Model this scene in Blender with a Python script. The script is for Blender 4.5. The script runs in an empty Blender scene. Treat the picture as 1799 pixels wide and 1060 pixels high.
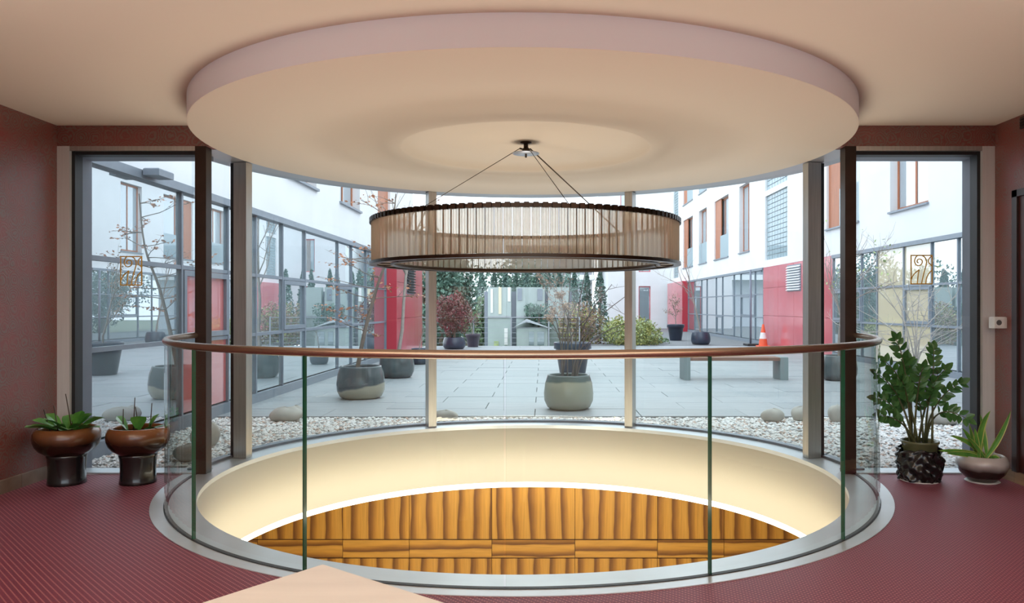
import bpy, bmesh, math, random
from math import sin, cos, pi, radians as R, sqrt, atan2
from mathutils import Vector, Matrix, Euler
SC = bpy.context.scene
COL = SC.collection
rng = random.Random(7)

# ------------------------------------------------------------------ camera, sky, light, exposure
CAMZ = 1.286
FPX, CX, CY = 1367.7, 954.2, 538.6          # focal length and principal point for a 1799 x 1060 frame
cam_d = bpy.data.cameras.new('camera'); cam = bpy.data.objects.new('camera', cam_d); COL.objects.link(cam)
cam.location = (0, 0, CAMZ); cam.rotation_euler = (pi/2, 0, 0)
cam_d.sensor_width = 36; cam_d.lens = FPX/1799*36
cam_d.shift_x = -(CX-899.5)/1799; cam_d.shift_y = (CY-530)/1799
cam_d.clip_start = .05; cam_d.clip_end = 500
SC.camera = cam
world = bpy.data.worlds.new('overcast_sky'); SC.world = world; world.use_nodes = True
bg = world.node_tree.nodes['Background']; bg.inputs[0].default_value = (.86, .93, 1, 1); bg.inputs[1].default_value = 2.12

def area(name, loc, rot, sx, sy, power, col):
    l = bpy.data.lights.new(name, 'AREA'); l.shape = 'RECTANGLE'; l.size = sx; l.size_y = sy
    l.energy = power; l.color = col
    o = bpy.data.objects.new(name, l); COL.objects.link(o); o.location = loc; o.rotation_euler = rot
    return o
X0_ = -.134
# standing uplighters added unseen as room fill (bowls built further down), and added lamps in the storey below
UPL = [(-2.85, .55), (2.6, .55), (-.6, -1.1)]
for x, y in UPL:
    area('fill_uplight', (x, y, .96), (R(180), 0, 0), .34, .34, 130, (1, .975, .94))
lu = area('lower_bounce_uplight', (X0_, 6.0, -2.94), (R(180), 0, 0), 3.9, 3.9, 66, (1, .95, .88)); lu.data.spread = R(130)  # added stand-in for lobby light bouncing up through the opening
area('lower_fill_lamp', (-1.6, 4.6, -.72), (R(38), 0, 0), 1.6, .5, 40, (1, .88, .68))  # this pair is added to brighten the wood wall, no fixture
area('lower_fill_lamp', (1.4, 4.6, -.72), (R(38), 0, 0), 1.6, .5, 40, (1, .88, .68))
vs = SC.view_settings
vs.view_transform = 'Standard'; vs.look = 'None'; vs.gamma = 1; vs.use_curve_mapping = False; vs.exposure = 0.5
SC.cycles.transparent_max_bounces = 32
SC.cycles.caustics_reflective = False; SC.cycles.caustics_refractive = False

def at(px, d): return (px-CX)/FPX*d
def zt(py, d): return CAMZ-(py-CY)/FPX*d

# ------------------------------------------------------------------ materials
MATS = {}
def _new(name):
    m = bpy.data.materials.new(name); m.use_nodes = True
    nt = m.node_tree; return m, nt, nt.nodes, nt.links, nt.nodes['Principled BSDF']
def mat(name, col, rough=.5, metal=0., spec=.5, var=0., vscale=8., col2=None, bump=0., bscale=60., coat=0., stretch=(1,1,1), coords='Object', emit=None, estr=0.):
    if name in MATS: return MATS[name]
    m, nt, N, L, b = _new(name)
    b.inputs['Roughness'].default_value = rough; b.inputs['Metallic'].default_value = metal
    b.inputs['Specular IOR Level'].default_value = spec; b.inputs['Coat Weight'].default_value = coat
    b.inputs['Base Color'].default_value = (*col, 1)
    tc = N.new('ShaderNodeTexCoord'); mp = N.new('ShaderNodeMapping'); mp.inputs['Scale'].default_value = stretch
    L.new(tc.outputs[coords], mp.inputs[0])
    if var > 0:
        n = N.new('ShaderNodeTexNoise'); n.inputs['Scale'].default_value = vscale; n.inputs['Detail'].default_value = 5
        L.new(mp.outputs[0], n.inputs[0])
        c2 = col2 or tuple(c*(1-var) for c in col)
        rp = N.new('ShaderNodeValToRGB'); rp.color_ramp.elements[0].position = .32; rp.color_ramp.elements[1].position = .68
        rp.color_ramp.elements[0].color = (*c2, 1); rp.color_ramp.elements[1].color = (*col, 1)
        L.new(n.outputs[0], rp.inputs[0]); L.new(rp.outputs[0], b.inputs['Base Color'])
    if bump > 0:
        n2 = N.new('ShaderNodeTexNoise'); n2.inputs['Scale'].default_value = bscale; n2.inputs['Detail'].default_value = 4
        L.new(mp.outputs[0], n2.inputs[0]); bp = N.new('ShaderNodeBump'); bp.inputs['Strength'].default_value = bump
        bp.inputs['Distance'].default_value = .01
        L.new(n2.outputs[0], bp.inputs['Height']); L.new(bp.outputs[0], b.inputs['Normal'])
    if emit: b.inputs['Emission Color'].default_value = (*emit, 1); b.inputs['Emission Strength'].default_value = estr
    MATS[name] = m; return m
def glass(name, tint=(1,1,1), ior=1.45, boost=0., rough=0., diffuse=None, dfac=0.):
    m, nt, N, L, b = _new(name); N.remove(b)
    out = [n for n in N if n.type == 'OUTPUT_MATERIAL'][0]
    t = N.new('ShaderNodeBsdfTransparent'); t.inputs[0].default_value = (*tint, 1)
    g = N.new('ShaderNodeBsdfGlossy'); g.inputs['Roughness'].default_value = rough; g.inputs[0].default_value = (1,1,1,1)
    base = t
    if diffuse:
        d = N.new('ShaderNodeBsdfDiffuse'); d.inputs[0].default_value = (*diffuse, 1)
        mx = N.new('ShaderNodeMixShader'); mx.inputs[0].default_value = dfac
        L.new(t.outputs[0], mx.inputs[1]); L.new(d.outputs[0], mx.inputs[2]); base = mx
    f = N.new('ShaderNodeFresnel'); f.inputs[0].default_value = ior
    # reflection belongs to the outer faces of a pane; its inner faces only let light out again
    geo = N.new('ShaderNodeNewGeometry'); one = N.new('ShaderNodeMath'); one.operation = 'SUBTRACT'; one.inputs[0].default_value = 1
    L.new(geo.outputs['Backfacing'], one.inputs[1]); mu = N.new('ShaderNodeMath'); mu.operation = 'MULTIPLY'; L.new(one.outputs[0], mu.inputs[1])
    ad = N.new('ShaderNodeMath'); ad.operation = 'ADD'; ad.use_clamp = True; ad.inputs[1].default_value = boost
    L.new(f.outputs[0], ad.inputs[0]); L.new(ad.outputs[0], mu.inputs[0])
    mix = N.new('ShaderNodeMixShader'); L.new(mu.outputs[0], mix.inputs[0]); L.new(base.outputs[0], mix.inputs[1]); L.new(g.outputs[0], mix.inputs[2])
    L.new(mix.outputs[0], out.inputs[0]); MATS[name] = m; return m

cream = mat('cream_ceiling_paint', (.76, .66, .53), .75, spec=.25, bump=.04, bscale=300)
disc_side = mat('disc_edge_paint', (.80, .80, .86), .7, spec=.25)
drum_m = mat('cream_drum_paint', (.80, .74, .60), .7, spec=.25)
steel = mat('brushed_steel', (.60, .585, .55), .34, .9, var=.16, vscale=6, stretch=(14,14,.5), bump=.02)
jamb_m = mat('satin_steel_jamb', (.74, .75, .75), .4, .15, var=.06, vscale=6, stretch=(14,14,.5))
steel_plate = mat('steel_floor_plate', (.68, .72, .75), .34, .5, var=.10, vscale=3, bump=.015, bscale=90)
bronze = mat('dark_bronze', (.045, .026, .018), .38, .55, var=.3, vscale=7)
rail_m = mat('bronzed_rail_steel', (.44, .34, .26), .26, .9)
black = mat('black_gasket', (.012, .012, .013), .5)
slate = mat('slate_blue_cladding', (.21, .24, .30), .55, var=.08, vscale=5)
frame_grey = mat('grey_aluminium', (.25, .29, .34), .45, .2, var=.1)
white_r = mat('white_render', (.86, .875, .89), .85, spec=.2, var=.05, vscale=1.5, bump=.06, bscale=70)
red_p = mat('red_cladding', (.66, .15, .175), .16, spec=.9, var=.1, vscale=1.2)
red_d = mat('deep_red_cladding', (.58, .045, .07), .3, spec=.5)
orange_w = mat('orange_shutter_wood', (.50, .17, .075), .5, var=.25, vscale=4, stretch=(6,6,.6))
cream_bl = mat('cream_blind', (.80, .72, .52), .8, var=.06, vscale=3)
grey_int = mat('grey_blind', (.34, .42, .45), .85, var=.2, vscale=2)
conc = mat('pale_paving', (.36, .38, .395), .5, var=.16, vscale=3, col2=(.28,.30,.315), bump=.05, bscale=40, stretch=(.5,5,1))
conc2 = mat('pale_paving_worn', (.31, .335, .35), .46, var=.2, vscale=4, col2=(.24,.265,.28), bump=.05, bscale=40, stretch=(.5,5,1))
joint_m = mat('paving_joint', (.2, .21, .22), .9)
soil = mat('dark_soil', (.05, .035, .025), .95, bump=.5, bscale=80)
stone_m = mat('river_stone', (.54, .52, .47), .75, var=.25, vscale=6, bump=.12, bscale=25)
bark = mat('grey_brown_bark', (.26, .21, .17), .85, var=.3, vscale=20, stretch=(1,1,.3), bump=.2)
twig = mat('pale_twig_bark', (.38, .33, .29), .8, var=.2, vscale=20)
white_pl = mat('white_plastic', (.82, .82, .80), .35)
gold = mat('gold_leaf_print', (.72, .42, .05), .45, 0.)
wood_pale = mat('pale_wood_top', (.76, .71, .655), .42, var=.08, vscale=2.2, stretch=(1,7,1), bump=.015)
pot_black = mat('glossy_black_glaze', (.012, .011, .012), .16, spec=.6, coat=.4)
pot_blue = mat('dark_blue_glaze', (.035, .05, .085), .28, spec=.6, var=.3, vscale=5)
pot_grey = mat('grey_green_glaze', (.10, .125, .13), .18, spec=.6, var=.3, vscale=6)
g_facade = glass('facade_glass', (.95, .975, .985), 1.5)
g_rail = glass('balustrade_glass', (.965, .99, .975), 1.45)
g_edge = mat('green_glass_edge', (.015, .11, .06), .12, spec=.6)
g_edge_l = glass('clear_glass_edge', (.75, .85, .76), 1.5, .12)

def office_glass(name, inner, refl):
    m, nt, N, L, b = _new(name)
    b.inputs['Base Color'].default_value = (*inner, 1); b.inputs['Roughness'].default_value = .6
    out = [n for n in N if n.type == 'OUTPUT_MATERIAL'][0]
    g = N.new('ShaderNodeBsdfGlossy'); g.inputs['Roughness'].default_value = 0.; g.inputs[0].default_value = (.93,.97,1,1)
    lw = N.new('ShaderNodeLayerWeight'); lw.inputs[0].default_value = .5
    mr = N.new('ShaderNodeMapRange'); mr.inputs[3].default_value = refl*.45; mr.inputs[4].default_value = min(1, refl*1.35)
    L.new(lw.outputs['Facing'], mr.inputs[0])
    mx = N.new('ShaderNodeMixShader'); L.new(mr.outputs[0], mx.inputs[0]); L.new(b.outputs[0], mx.inputs[1]); L.new(g.outputs[0], mx.inputs[2])
    L.new(mx.outputs[0], out.inputs[0]); MATS[name] = m; return m
og_dark = office_glass('coated_office_glass', (.21, .29, .31), .62)
og_cream = office_glass('office_glass_over_blind', (.72, .62, .42), .25)
og_red = office_glass('office_glass_over_red', (.80, .16, .15), .38)
og_win = office_glass('apartment_window_glass', (.30, .36, .40), .4)
og_block = office_glass('glass_block', (.30, .40, .44), .12)

def carpet_mat():
    m, nt, N, L, b = _new('burgundy_dotted_carpet')
    tc = N.new('ShaderNodeTexCoord'); mp = N.new('ShaderNodeMapping'); mp.inputs['Rotation'].default_value = (0,0,R(-45))
    L.new(tc.outputs['Object'], mp.inputs[0]); sp = N.new('ShaderNodeSeparateXYZ'); L.new(mp.outputs[0], sp.inputs[0])
    def M(op, a, bb=None, c=None):
        n = N.new('ShaderNodeMath'); n.operation = op
        for i, v in enumerate((a, bb, c)):
            if v is None: continue
            if isinstance(v, (int, float)): n.inputs[i].default_value = v
            else: L.new(v, n.inputs[i])
        return n.outputs[0]
    u = M('ABSOLUTE', M('SUBTRACT', M('FRACT', M('DIVIDE', sp.outputs[0], .0235)), .5))
    v = M('ABSOLUTE', M('SUBTRACT', M('FRACT', M('DIVIDE', sp.outputs[1], .0165)), .5))
    dot = M('MULTIPLY', M('LESS_THAN', u, .12), M('LESS_THAN', v, .25))
    row = M('LESS_THAN', u, .2)
    ns = N.new('ShaderNodeTexNoise'); ns.inputs['Scale'].default_value = 160; L.new(tc.outputs['Object'], ns.inputs[0])
    rp = N.new('ShaderNodeValToRGB'); rp.color_ramp.elements[0].color = (.11,.003,.017,1); rp.color_ramp.elements[1].color = (.19,.007,.033,1)
    rp.color_ramp.elements[0].position = .35; rp.color_ramp.elements[1].position = .65
    L.new(ns.outputs[0], rp.inputs[0])
    mr = N.new('ShaderNodeMixRGB'); mr.inputs[2].default_value = (.19,.025,.05,1); L.new(M('MULTIPLY', row, .35), mr.inputs[0]); L.new(rp.outputs[0], mr.inputs[1])
    mx = N.new('ShaderNodeMixRGB'); mx.inputs[2].default_value = (.55,.19,.17,1); L.new(dot, mx.inputs[0]); L.new(mr.outputs[0], mx.inputs[1])
    L.new(mx.outputs[0], b.inputs['Base Color']); b.inputs['Roughness'].default_value = .52; b.inputs['Specular IOR Level'].default_value = .5
    b.inputs['Sheen Weight'].default_value = .2; b.inputs['Sheen Tint'].default_value = (.9,.5,.62,1); b.inputs['Sheen Roughness'].default_value = .4
    bp = N.new('ShaderNodeBump'); bp.inputs['Strength'].default_value = .3; bp.inputs['Distance'].default_value = .002
    L.new(M('ADD', dot, ns.outputs[0]), bp.inputs['Height']); L.new(bp.outputs[0], b.inputs['Normal'])
    MATS['carpet'] = m; return m
carpet = carpet_mat()

def wallpaper_mat():
    m, nt, N, L, b = _new('red_brown_floral_wallpaper')
    tc = N.new('ShaderNodeTexCoord')
    vo = N.new('ShaderNodeTexVoronoi'); vo.inputs['Scale'].default_value = 9; vo.inputs['Randomness'].default_value = .45
    nz = N.new('ShaderNodeTexNoise'); nz.inputs['Scale'].default_value = 26; nz.inputs['Detail'].default_value = 3
    L.new(tc.outputs['Object'], vo.inputs[0]); L.new(tc.outputs['Object'], nz.inputs[0])
    mu = N.new('ShaderNodeMath'); mu.operation = 'MULTIPLY_ADD'; mu.inputs[1].default_value = 46
    ms = N.new('ShaderNodeMath'); ms.operation = 'MULTIPLY'; ms.inputs[1].default_value = 14; L.new(nz.outputs[0], ms.inputs[0])
    L.new(vo.outputs['Distance'], mu.inputs[0]); L.new(ms.outputs[0], mu.inputs[2])
    sn = N.new('ShaderNodeMath'); sn.operation = 'SINE'; L.new(mu.outputs[0], sn.inputs[0])
    rp = N.new('ShaderNodeValToRGB'); e = rp.color_ramp.elements
    e[0].position = .1; e[0].color = (.22,.046,.03,1); e[1].position = .92; e[1].color = (.20,.125,.105,1)
    md = N.new('ShaderNodeMath'); md.operation = 'MULTIPLY_ADD'; md.inputs[1].default_value = .5; md.inputs[2].default_value = .5; L.new(sn.outputs[0], md.inputs[0])
    L.new(md.outputs[0], rp.inputs[0])
    n2 = N.new('ShaderNodeTexNoise'); n2.inputs['Scale'].default_value = 5; L.new(tc.outputs['Object'], n2.inputs[0])
    mx = N.new('ShaderNodeMixRGB'); mx.inputs[2].default_value = (.30,.05,.036,1)
    r2 = N.new('ShaderNodeMapRange'); r2.inputs[1].default_value = .42; r2.inputs[2].default_value = .7; r2.inputs[4].default_value = .6
    L.new(n2.outputs[0], r2.inputs[0]); L.new(r2.outputs[0], mx.inputs[0]); L.new(rp.outputs[0], mx.inputs[1]); L.new(mx.outputs[0], b.inputs['Base Color'])
    rr = N.new('ShaderNodeMapRange'); rr.inputs[3].default_value = .36; rr.inputs[4].default_value = .5; L.new(md.outputs[0], rr.inputs[0]); L.new(rr.outputs[0], b.inputs['Roughness'])
    b.inputs['Specular IOR Level'].default_value = 1.0
    bp = N.new('ShaderNodeBump'); bp.inputs['Strength'].default_value = .15; bp.inputs['Distance'].default_value = .003
    L.new(md.outputs[0], bp.inputs['Height']); L.new(bp.outputs[0], b.inputs['Normal'])
    return m
wallpaper = wallpaper_mat()

def veneer(name, horiz):
    m, nt, N, L, b = _new(name)
    tc = N.new('ShaderNodeTexCoord'); mp = N.new('ShaderNodeMapping'); oi = N.new('ShaderNodeObjectInfo')
    L.new(tc.outputs['Object'], mp.inputs[0])
    cb = N.new('ShaderNodeCombineXYZ'); mm = N.new('ShaderNodeMath'); mm.operation = 'MULTIPLY'; mm.inputs[1].default_value = 13.7
    L.new(oi.outputs['Random'], mm.inputs[0]); L.new(mm.outputs[0], cb.inputs[0]); L.new(mm.outputs[0], cb.inputs[2]); L.new(cb.outputs[0], mp.inputs['Location'])
    w = N.new('ShaderNodeTexWave'); w.bands_direction = 'Z' if horiz else 'X'; w.wave_profile = 'SAW'
    w.inputs['Scale'].default_value = 2.3 if horiz else 1.75; w.inputs['Distortion'].default_value = 1.9; w.inputs['Detail'].default_value = 3
    w.inputs['Detail Scale'].default_value = 1.6
    mp.inputs['Scale'].default_value = (.35,1,1) if horiz else (1,1,.4)
    L.new(mp.outputs[0], w.inputs[0])
    rp = N.new('ShaderNodeValToRGB'); e = rp.color_ramp.elements
    e[0].position = 0; e[0].color = (.30,.125,.022,1); e[1].position = 1; e[1].color = (.62,.30,.05,1)
    a = e.new(.08); a.color = (.20,.075,.014,1); a = e.new(.30); a.color = (.44,.19,.03,1); a = e.new(.5); a.color = (.72,.35,.055,1); a = e.new(.85); a.color = (.76,.39,.07,1)
    L.new(w.outputs[0], rp.inputs[0])
    n = N.new('ShaderNodeTexNoise'); n.inputs['Scale'].default_value = 30; mp2 = N.new('ShaderNodeMapping')
    mp2.inputs['Scale'].default_value = (.12,1,2) if horiz else (2,1,.08)
    L.new(tc.outputs['Object'], mp2.inputs[0]); L.new(mp2.outputs[0], n.inputs[0])
    mx = N.new('ShaderNodeMixRGB'); mx.blend_type = 'MULTIPLY'; mx.inputs[0].default_value = .5
    L.new(rp.outputs[0], mx.inputs[1]); L.new(n.outputs[0], mx.inputs[2]); L.new(mx.outputs[0], b.inputs['Base Color'])
    b.inputs['Roughness'].default_value = .35; b.inputs['Coat Weight'].default_value = .2
    return m
veneer_v = veneer('tigerwood_veneer_upright', False); veneer_h = veneer('tigerwood_veneer_level', True)

def two_tone_pot(name, top, bot, zsplit, slant, rough=.2, soft=.012):
    m, nt, N, L, b = _new(name)
    tc = N.new('ShaderNodeTexCoord'); sp = N.new('ShaderNodeSeparateXYZ'); L.new(tc.outputs['Object'], sp.inputs[0])
    nz = N.new('ShaderNodeTexNoise'); nz.inputs['Scale'].default_value = 7; L.new(tc.outputs['Object'], nz.inputs[0])
    a = N.new('ShaderNodeMath'); a.operation = 'MULTIPLY_ADD'; a.inputs[1].default_value = slant; L.new(sp.outputs[0], a.inputs[0]); L.new(sp.outputs[2], a.inputs[2])
    c = N.new('ShaderNodeMath'); c.operation = 'MULTIPLY_ADD'; c.inputs[1].default_value = .05; L.new(nz.outputs[0], c.inputs[0]); L.new(a.outputs[0], c.inputs[2])
    mr = N.new('ShaderNodeMapRange'); mr.inputs[1].default_value = zsplit-soft+.025; mr.inputs[2].default_value = zsplit+soft+.025; L.new(c.outputs[0], mr.inputs[0])
    mx = N.new('ShaderNodeMixRGB'); mx.inputs[1].default_value = (*bot,1); mx.inputs[2].default_value = (*top,1); L.new(mr.outputs[0], mx.inputs[0])
    L.new(mx.outputs[0], b.inputs['Base Color']); b.inputs['Roughness'].default_value = rough; b.inputs['Specular IOR Level'].default_value = .6
    return m
pot_two = two_tone_pot('grey_glaze_painted_reflection', (.085,.105,.11), (.40,.37,.28), .16, -.18)  # lower beige is the ground's reflection painted into the glaze colour
pot_two_b = two_tone_pot('dark_rim_pot_painted_reflection', (.10,.13,.125), (.40,.39,.31), .355, 0.)  # beige body paints the reflected ground below the dark rim
urn_m = two_tone_pot('brown_lustre_glaze', (.27,.105,.038), (.022,.009,.006), .35, .05, .2, .05)
bowl_m = two_tone_pot('pearl_over_brown_glaze', (.52,.48,.46), (.035,.022,.02), .125, .0, .22, .03)

def leaf_mat(name, c1, c2, scale=30, rough=.45):
    return mat(name, c1, rough, spec=.4, var=.5, vscale=scale, col2=c2)
lf_maple = leaf_mat('orange_maple_leaf', (.62,.30,.17), (.46,.19,.10), 9)
lf_red = leaf_mat('purple_red_leaf', (.30,.08,.10), (.12,.10,.06), 3)
lf_green = leaf_mat('evergreen_leaf', (.16,.27,.20), (.07,.14,.115), 3)
lf_green2 = leaf_mat('fresh_green_leaf', (.19,.29,.13), (.08,.15,.09), 3)
lf_thuja = leaf_mat('thuja_leaf', (.19,.30,.25), (.10,.18,.155), 5)
lf_yellow = leaf_mat('yellow_green_leaf', (.42,.42,.13), (.20,.25,.08), 3)
lf_russet = leaf_mat('russet_leaf', (.40,.25,.19), (.25,.20,.13), 3)
lf_lime = leaf_mat('pale_lime_leaf', (.50,.58,.28), (.32,.42,.18), 6)
lf_zz = leaf_mat('glossy_dark_leaf', (.10,.26,.07), (.04,.13,.04), 12, .25)
lf_orch = leaf_mat('orchid_leaf', (.17,.42,.07), (.06,.22,.05), 9, .28)
lf_edge = mat('pale_leaf_margin', (.46,.50,.13), .4)
stem_g = mat('brown_green_stem', (.11,.12,.045), .5, var=.4, vscale=15)
stem_d = mat('dark_flower_stalk', (.05,.03,.02), .6)
dry_fl = mat('dry_flower_head', (.58,.44,.33), .9, var=.25, vscale=30)
bagm = mat('crumpled_black_plastic', (.012,.012,.013), .2, spec=.6)
pot_olive = mat('olive_glaze', (.14,.15,.075), .25, var=.3, vscale=9)

# ------------------------------------------------------------------ mesh helpers
class MB:
    def __init__(s): s.v = []; s.f = []; s.m = []; s.sm = []
    def add(s, verts, faces, mi=0, smooth=False):
        o = len(s.v); s.v += [tuple(v) for v in verts]
        for f in faces: s.f.append(tuple(i+o for i in f)); s.m.append(mi); s.sm.append(smooth)
        return s
    def box(s, x0, x1, y0, y1, z0, z1, mi=0):
        v = [(x,y,z) for z in (z0,z1) for y in (y0,y1) for x in (x0,x1)]
        return s.add(v, [(0,2,3,1),(4,5,7,6),(0,1,5,4),(2,6,7,3),(0,4,6,2),(1,3,7,5)], mi)
    def rbox(s, c, size, rz=0, mi=0, rx=0, ry=0):
        M = Matrix.Translation(Vector(c)) @ Euler((rx,ry,rz)).to_matrix().to_4x4()
        a,b,d = (k/2 for k in size)
        v = [tuple(M @ Vector((x,y,z))) for z in (-d,d) for y in (-b,b) for x in (-a,a)]
        return s.add(v, [(0,2,3,1),(4,5,7,6),(0,1,5,4),(2,6,7,3),(0,4,6,2),(1,3,7,5)], mi)
    def bevbox(s, x0,x1,y0,y1,z0,z1,b=.004, mi=0):
        # box with chamfered top edges
        v = [(x0,y0,z0),(x1,y0,z0),(x1,y1,z0),(x0,y1,z0),(x0,y0,z1-b),(x1,y0,z1-b),(x1,y1,z1-b),(x0,y1,z1-b),
             (x0+b,y0+b,z1),(x1-b,y0+b,z1),(x1-b,y1-b,z1),(x0+b,y1-b,z1)]
        f = [(3,2,1,0)]+[(i,(i+1)%4,4+(i+1)%4,4+i) for i in range(4)]+[(4+i,4+(i+1)%4,8+(i+1)%4,8+i) for i in range(4)]+[(8,9,10,11)]
        return s.add(v, f, mi)
    def sector(s, cx, cy, r0, r1, z0, z1, a0, a1, n=48, mi=0, smooth=False):
        full = abs(abs(a1-a0)-2*pi) < 1e-6
        vs_ = []
        cnt = n if full else n+1
        for i in range(cnt):
            a = a0+(a1-a0)*i/n; c, q = cos(a), sin(a)
            for r, z in ((r0,z0),(r1,z0),(r1,z1),(r0,z1)): vs_.append((cx+r*c, cy+r*q, z))
        f = []
        for i in range(n):
            j = (i+1) % cnt
            for k in range(4):
                k2 = (k+1) % 4; f.append((i*4+k, i*4+k2, j*4+k2, j*4+k))
        if not full: f += [(0,3,2,1), tuple((n*4+k) for k in range(4))]
        return s.add(vs_, f, mi, smooth)
    def lathe(s, prof, c=(0,0,0), n=40, mi=0, smooth=True, cap=False):
        o = []
        for r, z in prof:
            for i in range(n):
                a = 2*pi*i/n; o.append((c[0]+r*cos(a), c[1]+r*sin(a), c[2]+z))
        f = [(k*n+i, k*n+(i+1)%n, (k+1)*n+(i+1)%n, (k+1)*n+i) for k in range(len(prof)-1) for i in range(n)]
        return s.add(o, f, mi, smooth)
    def tube(s, pts, rad, n=6, mi=0, smooth=True, caps=True):
        pts = [Vector(p) for p in pts]
        if not hasattr(rad, '__len__'): rad = [rad]*len(pts)
        vs_ = []; up = Vector((0,0,1))
        prev = None
        for i, p in enumerate(pts):
            d = (pts[min(i+1,len(pts)-1)]-pts[max(i-1,0)])
            d = d.normalized() if d.length > 1e-9 else Vector((0,0,1))
            if prev is None:
                a = d.cross(up)
                if a.length < 1e-3: a = d.cross(Vector((1,0,0)))
            else: a = prev-d*prev.dot(d)
            a.normalize(); b = d.cross(a); prev = a
            for k in range(n):
                t = 2*pi*k/n; vs_.append(tuple(p+(a*cos(t)+b*sin(t))*rad[i]))
        f = [(i*n+k, i*n+(k+1)%n, (i+1)*n+(k+1)%n, (i+1)*n+k) for i in range(len(pts)-1) for k in range(n)]
        if caps: f += [tuple(reversed(range(n))), tuple((len(pts)-1)*n+k for k in range(n))]
        return s.add(vs_, f, mi, smooth)
    def mesh(s, name, mats):
        me = bpy.data.meshes.new(name); me.from_pydata(s.v, [], s.f)
        for m in (mats if isinstance(mats, (list,tuple)) else [mats]): me.materials.append(m)
        me.polygons.foreach_set('material_index', s.m); me.polygons.foreach_set('use_smooth', s.sm)
        bm = bmesh.new(); bm.from_mesh(me); bmesh.ops.recalc_face_normals(bm, faces=bm.faces); bm.to_mesh(me); bm.free()
        me.update(); return me
    def build(s, name, mats, parent=None):
        if parent is not None:
            o = ORG[parent.name]; s.v = [(a-o[0], b-o[1], c-o[2]) for a,b,c in s.v]
        ob = bpy.data.objects.new(name, s.mesh(name, mats)); COL.objects.link(ob)
        if parent is not None: ob.parent = parent; ORG[ob.name] = ORG[parent.name]
        else: ORG[ob.name] = (0,0,0)
        return ob
ORG = {}
def tag(o, label=None, cat=None, group=None, kind=None):
    if label: o['label'] = label
    if cat: o['category'] = cat
    if group: o['group'] = group
    if kind: o['kind'] = kind
    return o
def thing(name, loc, label=None, cat=None, group=None, kind=None):
    o = bpy.data.objects.new(name, None); o.empty_display_size = .1; COL.objects.link(o); o.location = loc
    ORG[o.name] = tuple(loc); return tag(o, label, cat, group, kind)
def struct(name, mb, m): return tag(mb.build(name, m), kind='structure')
def put(name, me, parent, mtx):
    o = bpy.data.objects.new(name, me); COL.objects.link(o); o.parent = parent
    o.matrix_basis = mtx if parent is None else Matrix.Translation(-Vector(ORG[parent.name])) @ mtx
    ORG[o.name] = ORG[parent.name] if parent is not None else (0,0,0); return o
def sub(parent, name, m, fn): mb = MB(); fn(mb); return mb.build(name, m, parent)

# ------------------------------------------------------------------ the room shell
X0, DC = -.134, 6.061                       # centre of the round opening
XL, XR, YW, YB = -3.716, 3.453, 5.98, -1.9  # side walls, window wall, back wall
ZC, ZD = 2.669, 2.499                       # ceiling, underside of the disc
R_DISC, R_HOLE, R_OUT, R_GL, R_FAC = 2.403, 2.343, 2.618, 2.524, 2.585
def radial_plate(mb, r, z, bx0, bx1, by0, by1, a0, a1, n=120):
    angs = [a0+(a1-a0)*i/n for i in range(n+1)]
    for cxn, cyn in ((bx0,by0),(bx1,by0),(bx0,by1),(bx1,by1)):
        a = atan2(cyn-DC, cxn-X0)
        while a < a0: a += 2*pi
        if a <= a1: angs.append(a)
    angs.sort(); v = []
    for a in angs:
        c, q = cos(a), sin(a); t = 1e9
        if c > 1e-9: t = min(t, (bx1-X0)/c)
        if c < -1e-9: t = min(t, (bx0-X0)/c)
        if q > 1e-9: t = min(t, (by1-DC)/q)
        if q < -1e-9: t = min(t, (by0-DC)/q)
        t = max(t, r+1e-4)
        v += [(X0+r*c, DC+r*q, z), (X0+t*c, DC+t*q, z)]
    mb.add(v, [(2*i,2*i+1,2*i+3,2*i+2) for i in range(len(angs)-1)])
    return mb
dl = math.asin((DC-YW)/R_OUT)
fm = radial_plate(MB(), 2.60, 0, XL, XR, YB, YW, pi+dl, 2*pi-dl)
struct('floor', fm, carpet)
# ceiling with the dropped disc
ceil = struct('ceiling', MB().box(XL, XR, YB, YW+.05, ZC, ZC+.12), cream)
prof = [(.001,2.566),(.70,2.566),(.80,2.563),(.87,2.552),(.92,2.533),(.945,2.512),(.96,2.501),(.975,ZD),(2.39,ZD),(2.403,ZD+.006)]
mb = MB(); mb.lathe(prof, (X0,DC,0), 128, 0, True); mb.lathe([(2.403,ZD+.006),(2.403,ZC+.1)], (X0,DC,0), 128, 1, True)
mb.build('ceiling_disc', [cream, disc_side], ceil)
# roof so that no sky falls into the room
mb = MB().box(XL-.4, 8, YB-.3, 6.3, ZC+.12, ZC+.34); mb.sector(X0, DC, .01, 2.72, ZC+.1, ZC+.34, 0, pi, 64)
struct('trim_1', mb, slate)
# side walls
wl = struct('wall_left', MB().box(XL-.2, XL, YB, 6.3, 0, ZC), wallpaper)
wr = struct('wall_right', MB().box(XR, XR+.2, YB, 6.3, 0, ZC), wallpaper)
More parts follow.
